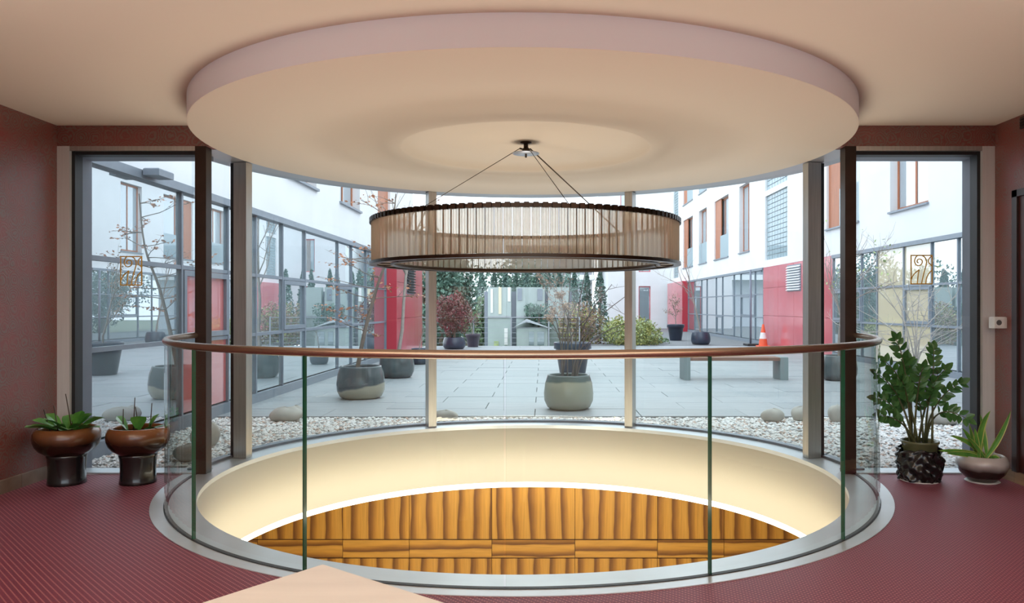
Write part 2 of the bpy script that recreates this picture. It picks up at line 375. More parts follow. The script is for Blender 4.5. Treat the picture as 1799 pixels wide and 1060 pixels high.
# back wall behind the viewpoint: wide windows
mb = MB(); mb.box(XL-.2, XR+.2, YB-.25, YB, 0, .12); mb.box(XL-.2, XR+.2, YB-.25, YB, 2.5, ZC)
mb.box(XL-.2, XL+.12, YB-.25, YB, .12, 2.5); mb.box(XR-.12, XR+.2, YB-.25, YB, .12, 2.5)
wb = struct('wall_back', mb, wallpaper)
w0 = thing('window_1', (X0, YB, .12), kind='structure')
for i in range(5):
    x = XL+.12+(XR-XL-.24)*i/4
    sub(w0, 'mullion', frame_grey, lambda m: m.box(x-.04, x+.04, YB-.16, YB-.06, .12, 2.5))
for i in range(4):
    xa = XL+.12+(XR-XL-.24)*i/4
    sub(w0, 'pane', g_facade, lambda m: m.box(xa+.04, xa+(XR-XL-.24)/4-.04, YB-.12, YB-.10, .12, 2.5))
# header over the flat windows and the outer wall returns
ZH = 2.512
mb = MB(); mb.box(XL, X0-2.3, YW-.03, YW+.30, ZH, ZC); mb.box(X0+2.3, XR, YW-.03, YW+.30, ZH, ZC)
struct('wall_front', mb, wallpaper)
mb = MB(); mb.box(XL-.35, XL+.03, YW+.11, 6.36, -.1, ZC+.1); mb.box(XR-.03, 7.7, YW+.11, 6.36, -.1, ZC+.1)
mb.box(XL, X0-2.56, YW+.17, 6.36, ZH-.04, ZC); mb.box(X0+2.56, XR, YW+.17, 6.36, ZH-.04, ZC)
struct('trim_2', mb, slate)
# round head beam above the curved glass
mb = MB(); mb.sector(X0, DC, 2.36, 2.70, ZD+.008, ZC+.1, 0, pi, 72)
struct('trim_3', mb, mat('satin_steel_soffit', (.50,.51,.52), .4, .7))

def flat_window(idx, xa, xb, side):
    # xa: jamb at the side wall, xb: corner post
    lo, hi = min(xa, xb), max(xa, xb); s = 1 if side == 'L' else -1
    w = thing('window_%d' % idx, ((lo+hi)/2, YW, 0), kind='structure')
    sub(w, 'jamb', jamb_m, lambda m: m.box(min(xa, xa+s*.095), max(xa, xa+s*.095), YW-.03, YW+.09, 0, ZH))
    sub(w, 'gasket', black, lambda m: m.box(min(xa+s*.095, xa+s*.12), max(xa+s*.095, xa+s*.12), YW, YW+.10, 0, ZH-.035))
    sub(w, 'head', steel, lambda m: m.box(lo+.0, hi, YW-.028, YW+.09, ZH-.035, ZH))
    sub(w, 'head_gasket', black, lambda m: m.box(lo+.095 if side=='L' else lo, hi if side=='L' else hi-.095, YW+.005, YW+.10, ZH-.06, ZH-.035))
    sub(w, 'sill', steel_plate, lambda m: m.box(lo, hi, YW-.02, YW+.16, -.03, .012))
    sub(w, 'pane', g_facade, lambda m: m.box(lo+.1, hi-.02, YW+.05, YW+.065, .012, ZH-.04))
    return w
flat_window(2, XL, X0-2.47, 'L'); flat_window(3, XR, X0+2.47, 'R')
# corner posts
for s, lab in ((-1, 'dark bronze corner post at the left end of the handrail'), (1, 'dark bronze corner post at the right end of the handrail')):
    p = thing('corner_post', (X0+s*2.485, 6.0, 0), lab, 'post', 'bronze corner posts')
    sub(p, 'shaft', bronze, lambda m: m.rbox((X0+s*2.485, 6.0, ZH/2), (.085, .10, ZH)))
    sub(p, 'outer_gasket', black, lambda m: m.rbox((X0+s*2.535, 6.065, ZH/2), (.03, .05, ZH)))
# brushed steel columns on the ring
ANG = [180-12.7, 115.4, 64.6, 12.7]
cl = ['brushed steel column left, nearest the orchid pots', 'slim steel column left of the planter with bare stems',
      'slim steel column right of the planter with bare stems', 'brushed steel column right, nearest the tall green plant']
for a, lab in zip(ANG, cl):
    t = R(a); c = (X0+2.475*cos(t), DC+2.475*sin(t))
    p = thing('steel_column', (c[0], c[1], 0), lab, 'column', 'steel columns of the curved window')
    sub(p, 'shaft', steel, lambda m: m.rbox((c[0], c[1], ZD/2+.004), (.12, .085, ZD-.004), t))
    g = (X0+2.555*cos(t), DC+2.555*sin(t))
    sub(p, 'gasket', black, lambda m: m.rbox((g[0], g[1], ZD/2+.004), (.04, .05, ZD-.004), t))
# curved glass bays between them
bays = [180.6, 180-12.7, 115.4, 64.6, 12.7, -.6]
for i in range(5):
    a0, a1 = R(bays[i+1]+.5), R(bays[i]-.5)
    w = thing('window_%d' % (4+i), (X0+R_FAC*cos((a0+a1)/2), DC+R_FAC*sin((a0+a1)/2), 0), kind='structure')
    n = max(6, int((a1-a0)*40))
    sub(w, 'pane', g_facade, lambda m: m.sector(X0, DC, R_FAC, R_FAC+.014, .02, ZD+.02, a0, a1, n, 0, False))
    sub(w, 'sill', frame_grey, lambda m: m.sector(X0, DC, R_FAC-.03, R_FAC+.05, -.04, .025, a0, a1, n))

# ------------------------------------------------------------------ round opening: plate, drum, light strip, balustrade
mb = MB(); mb.sector(X0, DC, R_HOLE, R_OUT, -.03, .004, 0, 2*pi, 160)
struct('trim_4', mb, steel_plate)
dr = MB(); dr.sector(X0, DC, R_HOLE, R_HOLE+.05, -.61, -.031, 0, 2*pi, 128, 0, True)
struct('wall_opening', dr, drum_m)
led = MB(); led.sector(X0, DC, R_HOLE+.018, R_HOLE+.03, -.668, -.612, 0, 2*pi, 128)
tag(led.build('light_strip', mat('light_strip_glow', (1,.95,.85), .5, emit=(1,.93,.80), estr=4.5)), 'glowing white strip light around the lower rim of the round opening', 'light')

bal = thing('glass_balustrade', (X0, DC-R_GL, 0), 'curved clear glass balustrade with bronzed round handrail around the opening', 'railing')
JA = [180.8, 225.0, 246.3, 269.1, 291.6, 314.8, 359.2]
for i in range(6):
    a0, a1 = R(JA[i]+.12), R(JA[i+1]-.12); n = int((a1-a0)*34)
    mb = MB(); mb.sector(X0, DC, R_GL-.009, R_GL+.009, .004, 1.06, a0, a1, n, 0)
    mb.m[-2] = 1; mb.m[-1] = 1 if i != 2 else 2
    if i == 3: mb.m[-2] = 2
    mb.build('glass_panel', [g_rail, g_edge, g_edge_l], bal)
mb = MB()
pts = [(X0+R_GL*cos(R(a)), DC+R_GL*sin(R(a)), 1.066) for a in [179.2+(181.6)*i/110 for i in range(111)]]
mb.tube(pts, .0215, 14); hr = mb.build('handrail', rail_m, bal)
tag(hr, 'bronzed round handrail')
mb = MB(); mb.sector(X0, DC, R_GL-.014, R_GL+.014, .003, .0075, R(180.5), R(359.5), 120); mb.build('base_channel', black, bal)

# ------------------------------------------------------------------ storey below
ZF = -3.0
mb = MB(); mb.box(-5, 5, 1.8, 8.9, ZF-.1, ZF); struct('floor_lower', mb, mat('lower_floor_stone', (.45,.36,.26), .4))
mb = MB(); mb.box(-5.1, -5, 1.8, 8.9, ZF, -.6); mb.box(5, 5.1, 1.8, 8.9, ZF, -.6); mb.box(-5.1, 5.1, 1.7, 1.8, ZF, -.6)
struct('wall_lower_side', mb, drum_m)
mb = radial_plate(MB(), R_HOLE+.03, -.612, -5, 5, 1.8, 8.8, 0, 2*pi, 140); struct('ceiling_lower', mb, drum_m)
YP = 8.72
wlow = struct('wall_lower', MB().box(-5, 5, YP+.03, YP+.1, ZF, -.6), black)
joints = [-4.2,-3.2, at(602,YP), at(719,YP), at(864,YP), at(1010,YP), at(1155,YP), at(1272,YP), 2.95, 3.9]
zr = zt(948.5, YP), zt(981, YP)
for i in range(len(joints)-1):
    a, b = joints[i]+.003, joints[i+1]-.003
    for z0, z1, m in ((zr[0]+.006, -.62, veneer_v), (zr[1]+.006, zr[0]-.006, veneer_h), (ZF, zr[1]-.006, veneer_v)):
        cx_ = (a+b)/2; mbp = MB().bevbox(a-cx_, b-cx_, -.0, .028, z0, z1, .001)
        o = mbp.build('wood_panel', m, wlow); o.location = (cx_, YP, 0)

# ------------------------------------------------------------------ fittings on the walls
def baseboard(name, x0, x1, cuts, m, z):
    b = thing(name, ((x0+x1)/2, cuts[0], 0), kind='structure')
    for i in range(len(cuts)-1):
        sub(b, 'tile', m, lambda q: q.bevbox(x0, x1, cuts[i]+.002, cuts[i+1]-.002, 0, z, .003))
bb_m = mat('brown_stone_tile', (.30,.235,.18), .45, var=.5, vscale=4, col2=(.16,.10,.07))
baseboard('baseboard_left', XL, XL+.014, [2.6,3.2,3.8,4.4,5.0,5.53,5.95], bb_m, .095)
bb_w = mat('oak_skirting', (.46,.30,.17), .45, var=.25, vscale=5, stretch=(8,1,8))
baseboard('baseboard_right', XR-.016, XR, [3.2,4.1,4.9,5.68,5.95], bb_w, .085)
# door in the right wall
d1 = thing('door_1', (XR, 5.2, 0), kind='structure')
dm = mat('dark_red_door', (.075,.016,.012), .35, var=.3, vscale=6, stretch=(6,6,.5))
sub(d1, 'leaf', dm, lambda m: m.box(XR-.02, XR+.02, 4.75, 5.62, .09, 2.08))
sub(d1, 'frame', mat('dark_door_frame', (.03,.012,.01), .4), lambda m: (m.box(XR-.035, XR, 5.62, 5.68, .086, 2.13), m.box(XR-.035, XR, 4.69, 4.75, .086, 2.13), m.box(XR-.035, XR, 4.69, 5.68, 2.08, 2.13)))
sub(d1, 'handle', steel, lambda m: m.tube([(XR-.02,4.85,1.0),(XR-.07,4.85,1.0),(XR-.07,4.97,1.0)], .009, 8))
# white wall box with round inlet
sx, sy, sz = XR-.045, 5.83, zt(567, 5.83)
s_ = thing('wall_socket', (sx, sy, sz-.043), 'white square wall box with a round dark inlet on the red wallpaper', 'socket')
sub(s_, 'housing', white_pl, lambda m: m.bevbox(XR-.095, XR, sy-.035, sy+.035, sz-.043, sz+.043, .006))
sub(s_, 'cover', white_pl, lambda m: m.box(XR-.092, XR-.02, sy-.040, sy-.035, sz-.036, sz+.036))
mb = MB(); ring = [(XR-.062+.020*cos(a), sy-.041, sz+.020*sin(a)) for a in [i*pi/10 for i in range(20)]]
mb.add([(XR-.062, sy-.0415, sz)]+ring, [(0, 1+i, 1+(i+1)%20) for i in range(20)]); mb.build('inlet', mat('grey_plastic', (.12,.12,.12), .5), s_)
# vent at the ceiling
v_ = thing('air_vent', (XR, 5.45, 2.55), 'small dark slotted air vent high on the right wall', 'vent')
sub(v_, 'frame', black, lambda m: m.box(XR-.012, XR, 5.28, 5.62, 2.565, 2.65))
for i in range(4): sub(v_, 'slat', bronze, lambda m: m.rbox((XR-.016, 5.45, 2.577+i*.02), (.006, .32, .014), 0, 0, 0, .5))

# gold emblems on the flat panes
def catmull(p, k=6):
    out = []
    q = [p[0]]+list(p)+[p[-1]]
    for i in range(1, len(q)-2):
        a,b,c,d = (Vector(q[i+j]) for j in (-1,0,1,2))
        for j in range(k):
            t = j/k; out.append(.5*((2*b)+(c-a)*t+(2*a-5*b+4*c-d)*t*t+(3*b-a-3*c+d)*t**3))
    out.append(Vector(p[-1])); return out
EMB = [[(475,838),(520,640),(572,455),(582,380),(545,295),(470,255),(390,265),(345,330),(340,390),(370,445),(420,462),(470,440),(495,390),(480,345),(430,328),(395,350),(390,385),(415,405)],
       [(265,755),(320,640),(432,540)], [(432,540),(410,650),(392,838)], [(560,838),(580,720),(620,630),(692,550)], [(692,265),(642,310),(620,370),(640,420),(692,467)]]
def emblem(xc, w, z0, z1, label):
    y = YW+.046; e = thing('gold_emblem', (xc, y, z0), label, 'emblem', 'gold emblems on the side windows')
    def P(q): return (xc+((q[0]-255)/450-.5)*w, y, z1-(q[1]-245)/593*(z1-z0))
    mb = MB(); t = .0085; l, r = xc-w/2, xc+w/2
    mb.box(l, r, y-.0015, y+.0015, z1-t, z1); mb.box(l, r, y-.0015, y+.0015, z0, z0+t)
    mb.box(l, l+t, y-.0015, y+.0015, z0+t, z1-t); mb.box(r-t, r, y-.0015, y+.0015, z0+t, z1-t)
    mb.build('border', gold, e)
    for c in EMB:
        mb = MB(); pp = catmull([P(q) for q in c], 7); mb.tube(pp, .0042, 6); mb.build('scroll', gold, e)
dE = YW+.046
emblem(at(230.5,dE), .171, zt(502,dE), zt(450,dE), 'gold scroll emblem on the left window pane above the orchid pots')
emblem(at(1619,dE), .171, zt(500,dE), zt(448,dE), 'gold scroll emblem on the right window pane above the tall green plant')

# ------------------------------------------------------------------ chandelier
RC, CZ0, CZ1 = 1.19, 1.623, 1.912
ch = thing('ring_chandelier', (X0, DC, CZ0-.03), 'large round chandelier of fluted champagne glass bars hung on three wires', 'chandelier')
dkm = mat('dark_bronze_ring', (.045,.028,.018), .3, .7)
gld = mat('warm_brass_lining', (.42,.27,.12), .3, .9)
def cg_mat():
    m, nt, N, L, b = _new('champagne_glass'); out = [n for n in N if n.type == 'OUTPUT_MATERIAL'][0]; N.remove(b)
    t = N.new('ShaderNodeBsdfTransparent'); t.inputs[0].default_value = (.96,.94,.89,1)
    g = N.new('ShaderNodeBsdfGlossy'); g.inputs['Roughness'].default_value = .06; g.inputs[0].default_value = (1,.95,.86,1)
    d = N.new('ShaderNodeBsdfTranslucent'); d.inputs[0].default_value = (.92,.87,.78,1)
    d2 = N.new('ShaderNodeBsdfDiffuse'); d2.inputs[0].default_value = (.74,.67,.55,1)
    lw = N.new('ShaderNodeLayerWeight'); lw.inputs[0].default_value = .45
    m0 = N.new('ShaderNodeMixShader'); m0.inputs[0].default_value = .5; L.new(d.outputs[0], m0.inputs[1]); L.new(d2.outputs[0], m0.inputs[2])
    mr = N.new('ShaderNodeMapRange'); mr.inputs[3].default_value = .38; mr.inputs[4].default_value = .97; L.new(lw.outputs['Facing'], mr.inputs[0])
    m1 = N.new('ShaderNodeMixShader'); L.new(mr.outputs[0], m1.inputs[0]); L.new(t.outputs[0], m1.inputs[1]); L.new(m0.outputs[0], m1.inputs[2])
    f = N.new('ShaderNodeFresnel'); f.inputs[0].default_value = 1.6
    m2 = N.new('ShaderNodeMixShader'); 
    geo = N.new('ShaderNodeNewGeometry'); one = N.new('ShaderNodeMath'); one.operation = 'SUBTRACT'; one.inputs[0].default_value = 1
    L.new(geo.outputs['Backfacing'], one.inputs[1]); mu = N.new('ShaderNodeMath'); mu.operation = 'MULTIPLY'; L.new(one.outputs[0], mu.inputs[1]); L.new(f.outputs[0], mu.inputs[0])
    L.new(mu.outputs[0], m2.inputs[0]); L.new(m1.outputs[0], m2.inputs[1]); L.new(g.outputs[0], m2.inputs[2])
    L.new(m2.outputs[0], out.inputs[0]); return m
cgm = cg_mat()
NB = 124
# one fluted bar: local x tangential, y radial (outward +)
hw = pi*RC/NB*.90
pr = [(-hw,-.010),(-hw,.004),(-hw*.72,.016),(-hw*.38,.006),(0,.018),(hw*.38,.006),(hw*.72,.016),(hw,.004),(hw,-.010)]
mb = MB(); n = len(pr)
mb.add([(x,y,CZ0) for x,y in pr]+[(x,y,CZ1) for x,y in pr], [(i,(i+1)%n,n+(i+1)%n,n+i) for i in range(n)]+[tuple(reversed(range(n))), tuple(range(n,2*n))])
mb.m[0] = mb.m[n-2] = 1; mb.m[-1] = mb.m[-2] = 1
bar = mb.mesh('glass_bar', [cgm, mat('amber_glass_edge', (.30,.20,.10), .2, spec=.7)])
for i in range(NB):
    a = 2*pi*(i+.5)/NB
    put('glass_bar', bar, ch, Matrix.Translation((X0+(RC-.03)*cos(a), DC+(RC-.03)*sin(a), rng.uniform(-.0015,.0015))) @ Matrix.Rotation(a-pi/2, 4, 'Z'))
sub(ch, 'top_ring', dkm, lambda m: m.sector(X0, DC, RC-.055, RC-.012, CZ1+.002, CZ1+.026, 0, 2*pi, 128))
def teeth(m):
    for i in range(NB):
        a = 2*pi*(i+.5)/NB; m.rbox((X0+(RC-.012)*cos(a), DC+(RC-.012)*sin(a), CZ1+.014), (.026, .034, .034), a)
tag(sub(ch, 'clip_row', dkm, teeth), kind='stuff')
sub(ch, 'bottom_ring', dkm, lambda m: m.sector(X0, DC, RC-.055, RC, CZ0-.026, CZ0-.004, 0, 2*pi, 128))
sub(ch, 'bottom_lining', gld, lambda m: m.sector(X0, DC, RC-.15, RC-.056, CZ0-.014, CZ0-.008, 0, 2*pi, 128))
sub(ch, 'inner_ring', dkm, lambda m: m.tube([(X0+(RC-.165)*cos(a), DC+(RC-.165)*sin(a), CZ0-.012) for a in [2*pi*i/96 for i in range(97)]], .016, 8))
for i in range(24):
    a = 2*pi*i/24
    sub(ch, 'spoke', dkm, lambda m: m.rbox((X0+(RC-.11)*cos(a), DC+(RC-.11)*sin(a), CZ0-.017), (.11, .012, .008), a))
cz = 2.474
sub(ch, 'canopy_plate', mat('blue_grey_plate', (.50,.55,.62), .3, .4), lambda m: m.lathe([(.001,cz),(.104,cz),(.104,cz+.006),(.001,cz+.006)], (X0,DC,0), 40))
sub(ch, 'canopy_hub', dkm, lambda m: (m.lathe([(.001,cz-.03),(.008,cz-.028),(.008,cz+.006),(.03,cz+.012),(.03,cz+.04),(.018,cz+.045),(.018,2.55),(.045,2.556),(.045,2.565)], (X0,DC,0), 20), [m.tube([(X0,DC,cz+.03),(X0+.05*sin(R(q)),DC+.05*cos(R(q)),cz+.045)], .007, 6) for q in (-75,45,165)]))
for k, q in enumerate((-75, 45, 165)):
    q = R(q); e = Vector((X0+(RC-.03)*sin(q), DC+(RC-.03)*cos(q), CZ1+.02)); s0 = Vector((X0+.05*sin(q), DC+.05*cos(q), cz+.045))
    sub(ch, 'suspension_wire', mat('wire_steel', (.10,.08,.06), .4, .6), lambda m: m.tube([s0, e], .0028 if k != 1 else .005, 6))

# ------------------------------------------------------------------ table corner in the foreground
tc_ = Vector((-.714, 2.522, 0)); e1 = Vector((cos(R(-37)), sin(R(-37)), 0)); e2 = Vector((cos(R(-124)), sin(R(-124)), 0))
e2 = Vector((e1.y, -e1.x, 0)); S = .95
ctr = tc_+(e1+e2)*S/2
tb = thing('low_table', (ctr.x, ctr.y, 0), 'low pale wood table, one corner pointing at the glass balustrade', 'table')
ra = atan2(e1.y, e1.x)
sub(tb, 'table_top', wood_pale, lambda m: m.rbox((ctr.x, ctr.y, .437), (S, S, .026), ra))
sub(tb, 'apron', wood_pale, lambda m: [m.rbox(tuple(ctr+d*(S/2-.06)+Vector((0,0,.385))), (S-.16, .022, .075), ra+(pi/2 if k < 2 else 0)) for k, d in enumerate((e1,-e1,e2,-e2))])
for a_ in (-1,1):
    for b_ in (-1,1):
        p = ctr+e1*a_*(S/2-.07)+e2*b_*(S/2-.07)
        sub(tb, 'leg', wood_pale, lambda m: m.rbox((p.x, p.y, .2115), (.05,.05,.423), ra))

# added uplighters out of view, there only to fill the room with light
for i, ((x, y), lab) in enumerate(zip(UPL, ('added unseen fill uplighter by the left wall', 'added unseen fill uplighter by the right wall', 'added unseen fill uplighter behind the low table'))):
    u = thing('added_fill_uplighter', (x,y,0), lab, 'floor lamp', 'added fill uplighters')
    sub(u, 'base', bronze, lambda m: m.lathe([(.001,0),(.15,0),(.15,.015),(.02,.03),(.001,.03)], (x,y,0), 28))
    sub(u, 'pole', bronze, lambda m: m.tube([(x,y,.03),(x,y,.80)], .013, 10))
    sub(u, 'bowl', bronze, lambda m: m.lathe([(.001,.79),(.10,.80),(.22,.86),(.29,.97),(.30,1.10),(.295,1.10),(.28,.98),(.21,.875),(.001,.815)], (x,y,0), 32))

# ------------------------------------------------------------------ indoor plants
def leaf_mesh(name, m, L, W, curve=.15, fold=.12, n=6, edge=None, blunt=False):
    mb = MB(); v = []; 
    for i in range(n+1):
        t = i/n; w = W*.5*(sin(pi*min(1,t**.75*.96+.02)))**.8+.0008
        if blunt: w = W*.5*min(1, 1.25*t**.55*(1-t**6)**.5*(.75+.45*t))+.002
        z = -curve*L*t*t
        v += [(-w, L*t, z+fold*w), (0, L*t, z), (w, L*t, z+fold*w)]
    for i in range(n):
        a = i*3
        mb.add([v[a],v[a+1],v[a+4],v[a+3]], [(0,1,2,3)], 0, True); mb.add([v[a+1],v[a+2],v[a+5],v[a+4]], [(0,1,2,3)], 0, True)
        if edge:
            for k in (0,2):
                p, q = Vector(v[a+k]), Vector(v[a+3+k]); s_ = .78
                c0, c1 = Vector(v[a+1]), Vector(v[a+4]); up = Vector((0,0,.0015))
                mb.add([p+up, q+up, c1.lerp(q,s_)+up, c0.lerp(p,s_)+up], [(0,1,2,3)], 1, True)
    return mb.mesh(name, [m, edge] if edge else m)
def orient(pos, dirv, up=Vector((0,0,1)), roll=0., s=1.):
    y = Vector(dirv).normalized(); x = y.cross(up)
    if x.length < 1e-3: x = Vector((1,0,0))
    x.normalize(); z = x.cross(y)
    M = Matrix((x,y,z)).transposed().to_4x4()
    return Matrix.Translation(Vector(pos)) @ M @ Matrix.Rotation(roll, 4, 'Y') @ Matrix.Scale(s, 4)
orch = leaf_mesh('orchid_leaf', lf_orch, .20, .085, .26, .28, 9, None, True)
orch_up = leaf_mesh('orchid_round_leaf', lf_orch, .13, .10, .12, .15, 9, None, True)
def urn(x, y, rb, rs, label, leaves, stalks):
    t = thing('orchid_urn', (x,y,0), label, 'potted plant', 'orchid urns by the left window')
    k = rb/.225
    prof = [(.001,.0),(rs*1.02,.0),(rs*1.03,.012),(rs,.03),(rs*.97,.10),(rs*1.02,.19),(rs*1.06,.205),(rs*1.04,.212),(rb*.66,.222),(rb*.82,.245),(rb*.93,.277),(rb*.985,.31),(rb,.338),(rb*.985,.368),(rb*.94,.392),(rb*.87,.408),(rb*.80,.408),(rb*.78,.395),(rb*.80,.36)]
    mb = MB(); mb.lathe(prof[:8], (x,y,0), 44, 1); mb.lathe(prof[7:], (x,y,0), 44, 0); mb.build('urn', [urn_m, pot_black], t)
    sub(t, 'soil', soil, lambda m: m.lathe([(.001,.375),(rb*.5,.372),(rb*.775,.362)], (x,y,0), 30))
    for i, (a, el, r0, sc, up) in enumerate(leaves):
        a = R(a); d = Vector((cos(a)*cos(R(el)), sin(a)*cos(R(el)), sin(R(el))))
        put('leaf', orch_up if up else orch, t, orient((x+cos(a)*r0, y+sin(a)*r0, .38), d, roll=rng.uniform(-.3,.3), s=sc))
    for (dx, dy, tx, h) in stalks:
        sub(t, 'stalk', stem_d, lambda m: m.tube([(x+dx,y+dy,.37),(x+dx+tx*.5,y+dy,.37+h*.5),(x+dx+tx,y+dy,.37+h)], [.004,.0035,.003], 6))
urn(-3.462, 5.66, .22, .125, 'brown glazed urn with many arching orchid leaves beside the left wall',
    [(205,40,.03,1.0,0),(175,55,.03,.9,0),(218,26,.03,1.05,0),(255,48,.02,.95,0),(330,30,.03,1.15,0),(350,58,.06,.95,0),(8,40,.07,1.05,0),(305,26,.05,1.05,0),(120,45,.03,.9,0),(335,78,.09,.85,0),(60,40,.04,.9,0),(275,32,.02,1.0,0),(235,30,.06,1.1,0),(345,24,.07,1.1,0)],
    [(-.10,-.03,-.05,.17),(-.03,-.05,-.035,.20),(.04,.0,-.05,.28)])
urn(-2.955, 5.68, .212, .122, 'brown glazed urn with upright round orchid leaves next to the glass balustrade',
    [(190,62,.07,1,1),(300,68,.02,1.0,1),(10,66,.07,1.05,1),(340,25,.05,.7,0),(215,12,.03,.75,0),(265,15,.0,.7,0),(20,20,.06,.8,0),(325,8,.04,.8,0),(120,30,.03,.8,0)],
    [(-.10,-.02,.003,.17),(-.035,.0,.012,.25),(-.0,.02,-.03,.18),(.085,0,.016,.21)])

# tall plant with glossy leaflets in a wrapped pot
px_, py_ = 2.775, 5.735
zp = thing('zamioculcas_plant', (px_,py_,0), 'tall plant with glossy dark leaflets in a pot wrapped in black plastic', 'potted plant')
sub(zp, 'saucer', white_pl, lambda m: m.lathe([(.001,.0),(.125,.0),(.145,.012),(.14,.014),(.12,.006),(.001,.006)], (px_,py_,0), 36))
sub(zp, 'pot', pot_olive, lambda m: m.lathe([(.001,.008),(.10,.008),(.125,.28),(.132,.285),(.132,.30),(.122,.30),(.115,.27)], (px_,py_,0), 36))
sub(zp, 'soil', soil, lambda m: m.lathe([(.001,.275),(.117,.272)], (px_,py_,0), 24))
mb = MB(); n1, n2 = 64, 22; vv = []
for j in range(n2+1):
    t = j/n2; z = .012+t*.225
    for i in range(n1):
        a = 2*pi*i/n1
        fold = .009*sin(7*a+9*t)+.006*sin(13*a-14*t+1.3)+.008*sin(5*a+16*t)+.005*sin(17*a+8*t)
        r = .138+.014*sin(pi*t)+fold+(.012 if j in (n2-1,) else 0)
        r = max(r, .128 if j > 2 else .11); vv.append((px_+r*cos(a), py_+r*sin(a), z+.010*sin(3*a+1)*t+.006*sin(9*a)*t))
mb.add(vv, [(j*n1+i, j*n1+(i+1)%n1, (j+1)*n1+(i+1)%n1, (j+1)*n1+i) for j in range(n2) for i in range(n1)], 0, False)
mb.sm = [True]*len(mb.f); mb.build('plastic_wrap', bagm, zp)
zleaf = leaf_mesh('zz_leaflet', lf_zz, .082, .052, .10, .18, 5)
tips = [(1573,594,-.05),(1641,612,.02),(1662,648,-.10),(1690,672,-.06),(1702,738,-.16),(1553,634,-.10),(1597,632,.04),(1541,657,-.06),(1538,700,-.02),(1545,730,-.16),(1622,645,-.14),(1584,668,-.18),(1640,680,-.22),(1562,690,.03),(1610,690,.05)]
for k, (tx, ty, dy) in enumerate(tips):
    d = py_+dy
    tip = Vector((at(tx,d), d, zt(ty,d))); a = rng.uniform(0,2*pi); base = Vector((px_+.06*cos(a)*.9, py_+.05*sin(a), .27))
    if tx < 1600: base.x = px_-.02-rng.random()*.06
    elif tx > 1630: base.x = px_+.01+rng.random()*.06
    ctrl = Vector((base.x+(tip.x-base.x)*.30, base.y+(tip.y-base.y)*.3, max(base.z+(tip.z-base.z)*.80, tip.z-.02 if ty > 690 else 0)))
    if tx in (1690,1702): ctrl = Vector((px_+.10, base.y, .62))
    P = [base*(1-t)**2+ctrl*2*t*(1-t)+tip*t*t for t in [i/12 for i in range(13)]]
    P = [Vector((p.x, min(p.y, YW-.03), p.z)) for p in P]
    st = sub(zp, 'stem', stem_g, lambda m: m.tube(P, [.009-.0065*i/12 for i in range(13)], 7))
    nl = 6
    for j in range(nl):
        t = .46+.54*(j+.5)/nl; f = t*12; i = min(int(f), 11); p = P[i].lerp(P[i+1], f-i); dv = (P[i+1]-P[i]).normalized()
        side = dv.cross(Vector((0,-1,.25))).normalized()
        for s in (-1,1):
            dd = (dv*.62+side*s*.85+Vector((rng.uniform(-.25,.25),rng.uniform(-.6,.25),rng.uniform(-.1,.2)))).normalized(); sc = (1.0-.35*abs(t-.65)/.4)*rng.uniform(.85,1.15)
            q = p+dd*.004
            tipq = q+dd*.088*sc
            if tipq.y > YW-.035: dd.y -= .5
            put('leaf', zleaf, st, orient(q, dd, up=Vector((rng.uniform(-.4,.4),-1,.5)), roll=rng.uniform(-.5,.5), s=sc))
    put('leaf', zleaf, st, orient(P[-1]-(P[-1]-P[-2])*.3, P[-1]-P[-2], up=Vector((0,-1,.4)), s=.9))

# low bowl with sword-shaped leaves
bx_, by_ = 3.215, 5.70
bw = thing('sword_plant_bowl', (bx_,by_,0), 'pearl and brown glazed bowl with sword-shaped green and yellow leaves', 'potted plant')
sub(bw, 'saucer', white_pl, lambda m: m.lathe([(.001,0),(.10,0),(.118,.01),(.112,.012),(.001,.006)], (bx_,by_,0), 36))
sub(bw, 'bowl', bowl_m, lambda m: m.lathe([(.001,.008),(.085,.008),(.10,.02),(.150,.07),(.175,.125),(.173,.16),(.158,.19),(.145,.20),(.136,.198),(.14,.175)], (bx_,by_,0), 44))
sub(bw, 'soil', soil, lambda m: m.lathe([(.001,.182),(.139,.178)], (bx_,by_,0), 30))
tl = [(1740,722,1.2,-.05,.13),(1776,722,1.0,-.02,.30),(1722,728,.9,.06,.06),(1668,766,.9,-.10,.12),(1648,792,1,-.05,.05),(1662,797,1,-.12,.04),(1690,752,.9,-.03,.05),(1702,745,.8,-.14,.03),(1712,752,.9,-.06,.02),(1730,765,.7,.03,.04),(1700,768,.8,-.1,.03),(1757,822,.8,-.13,.22)]
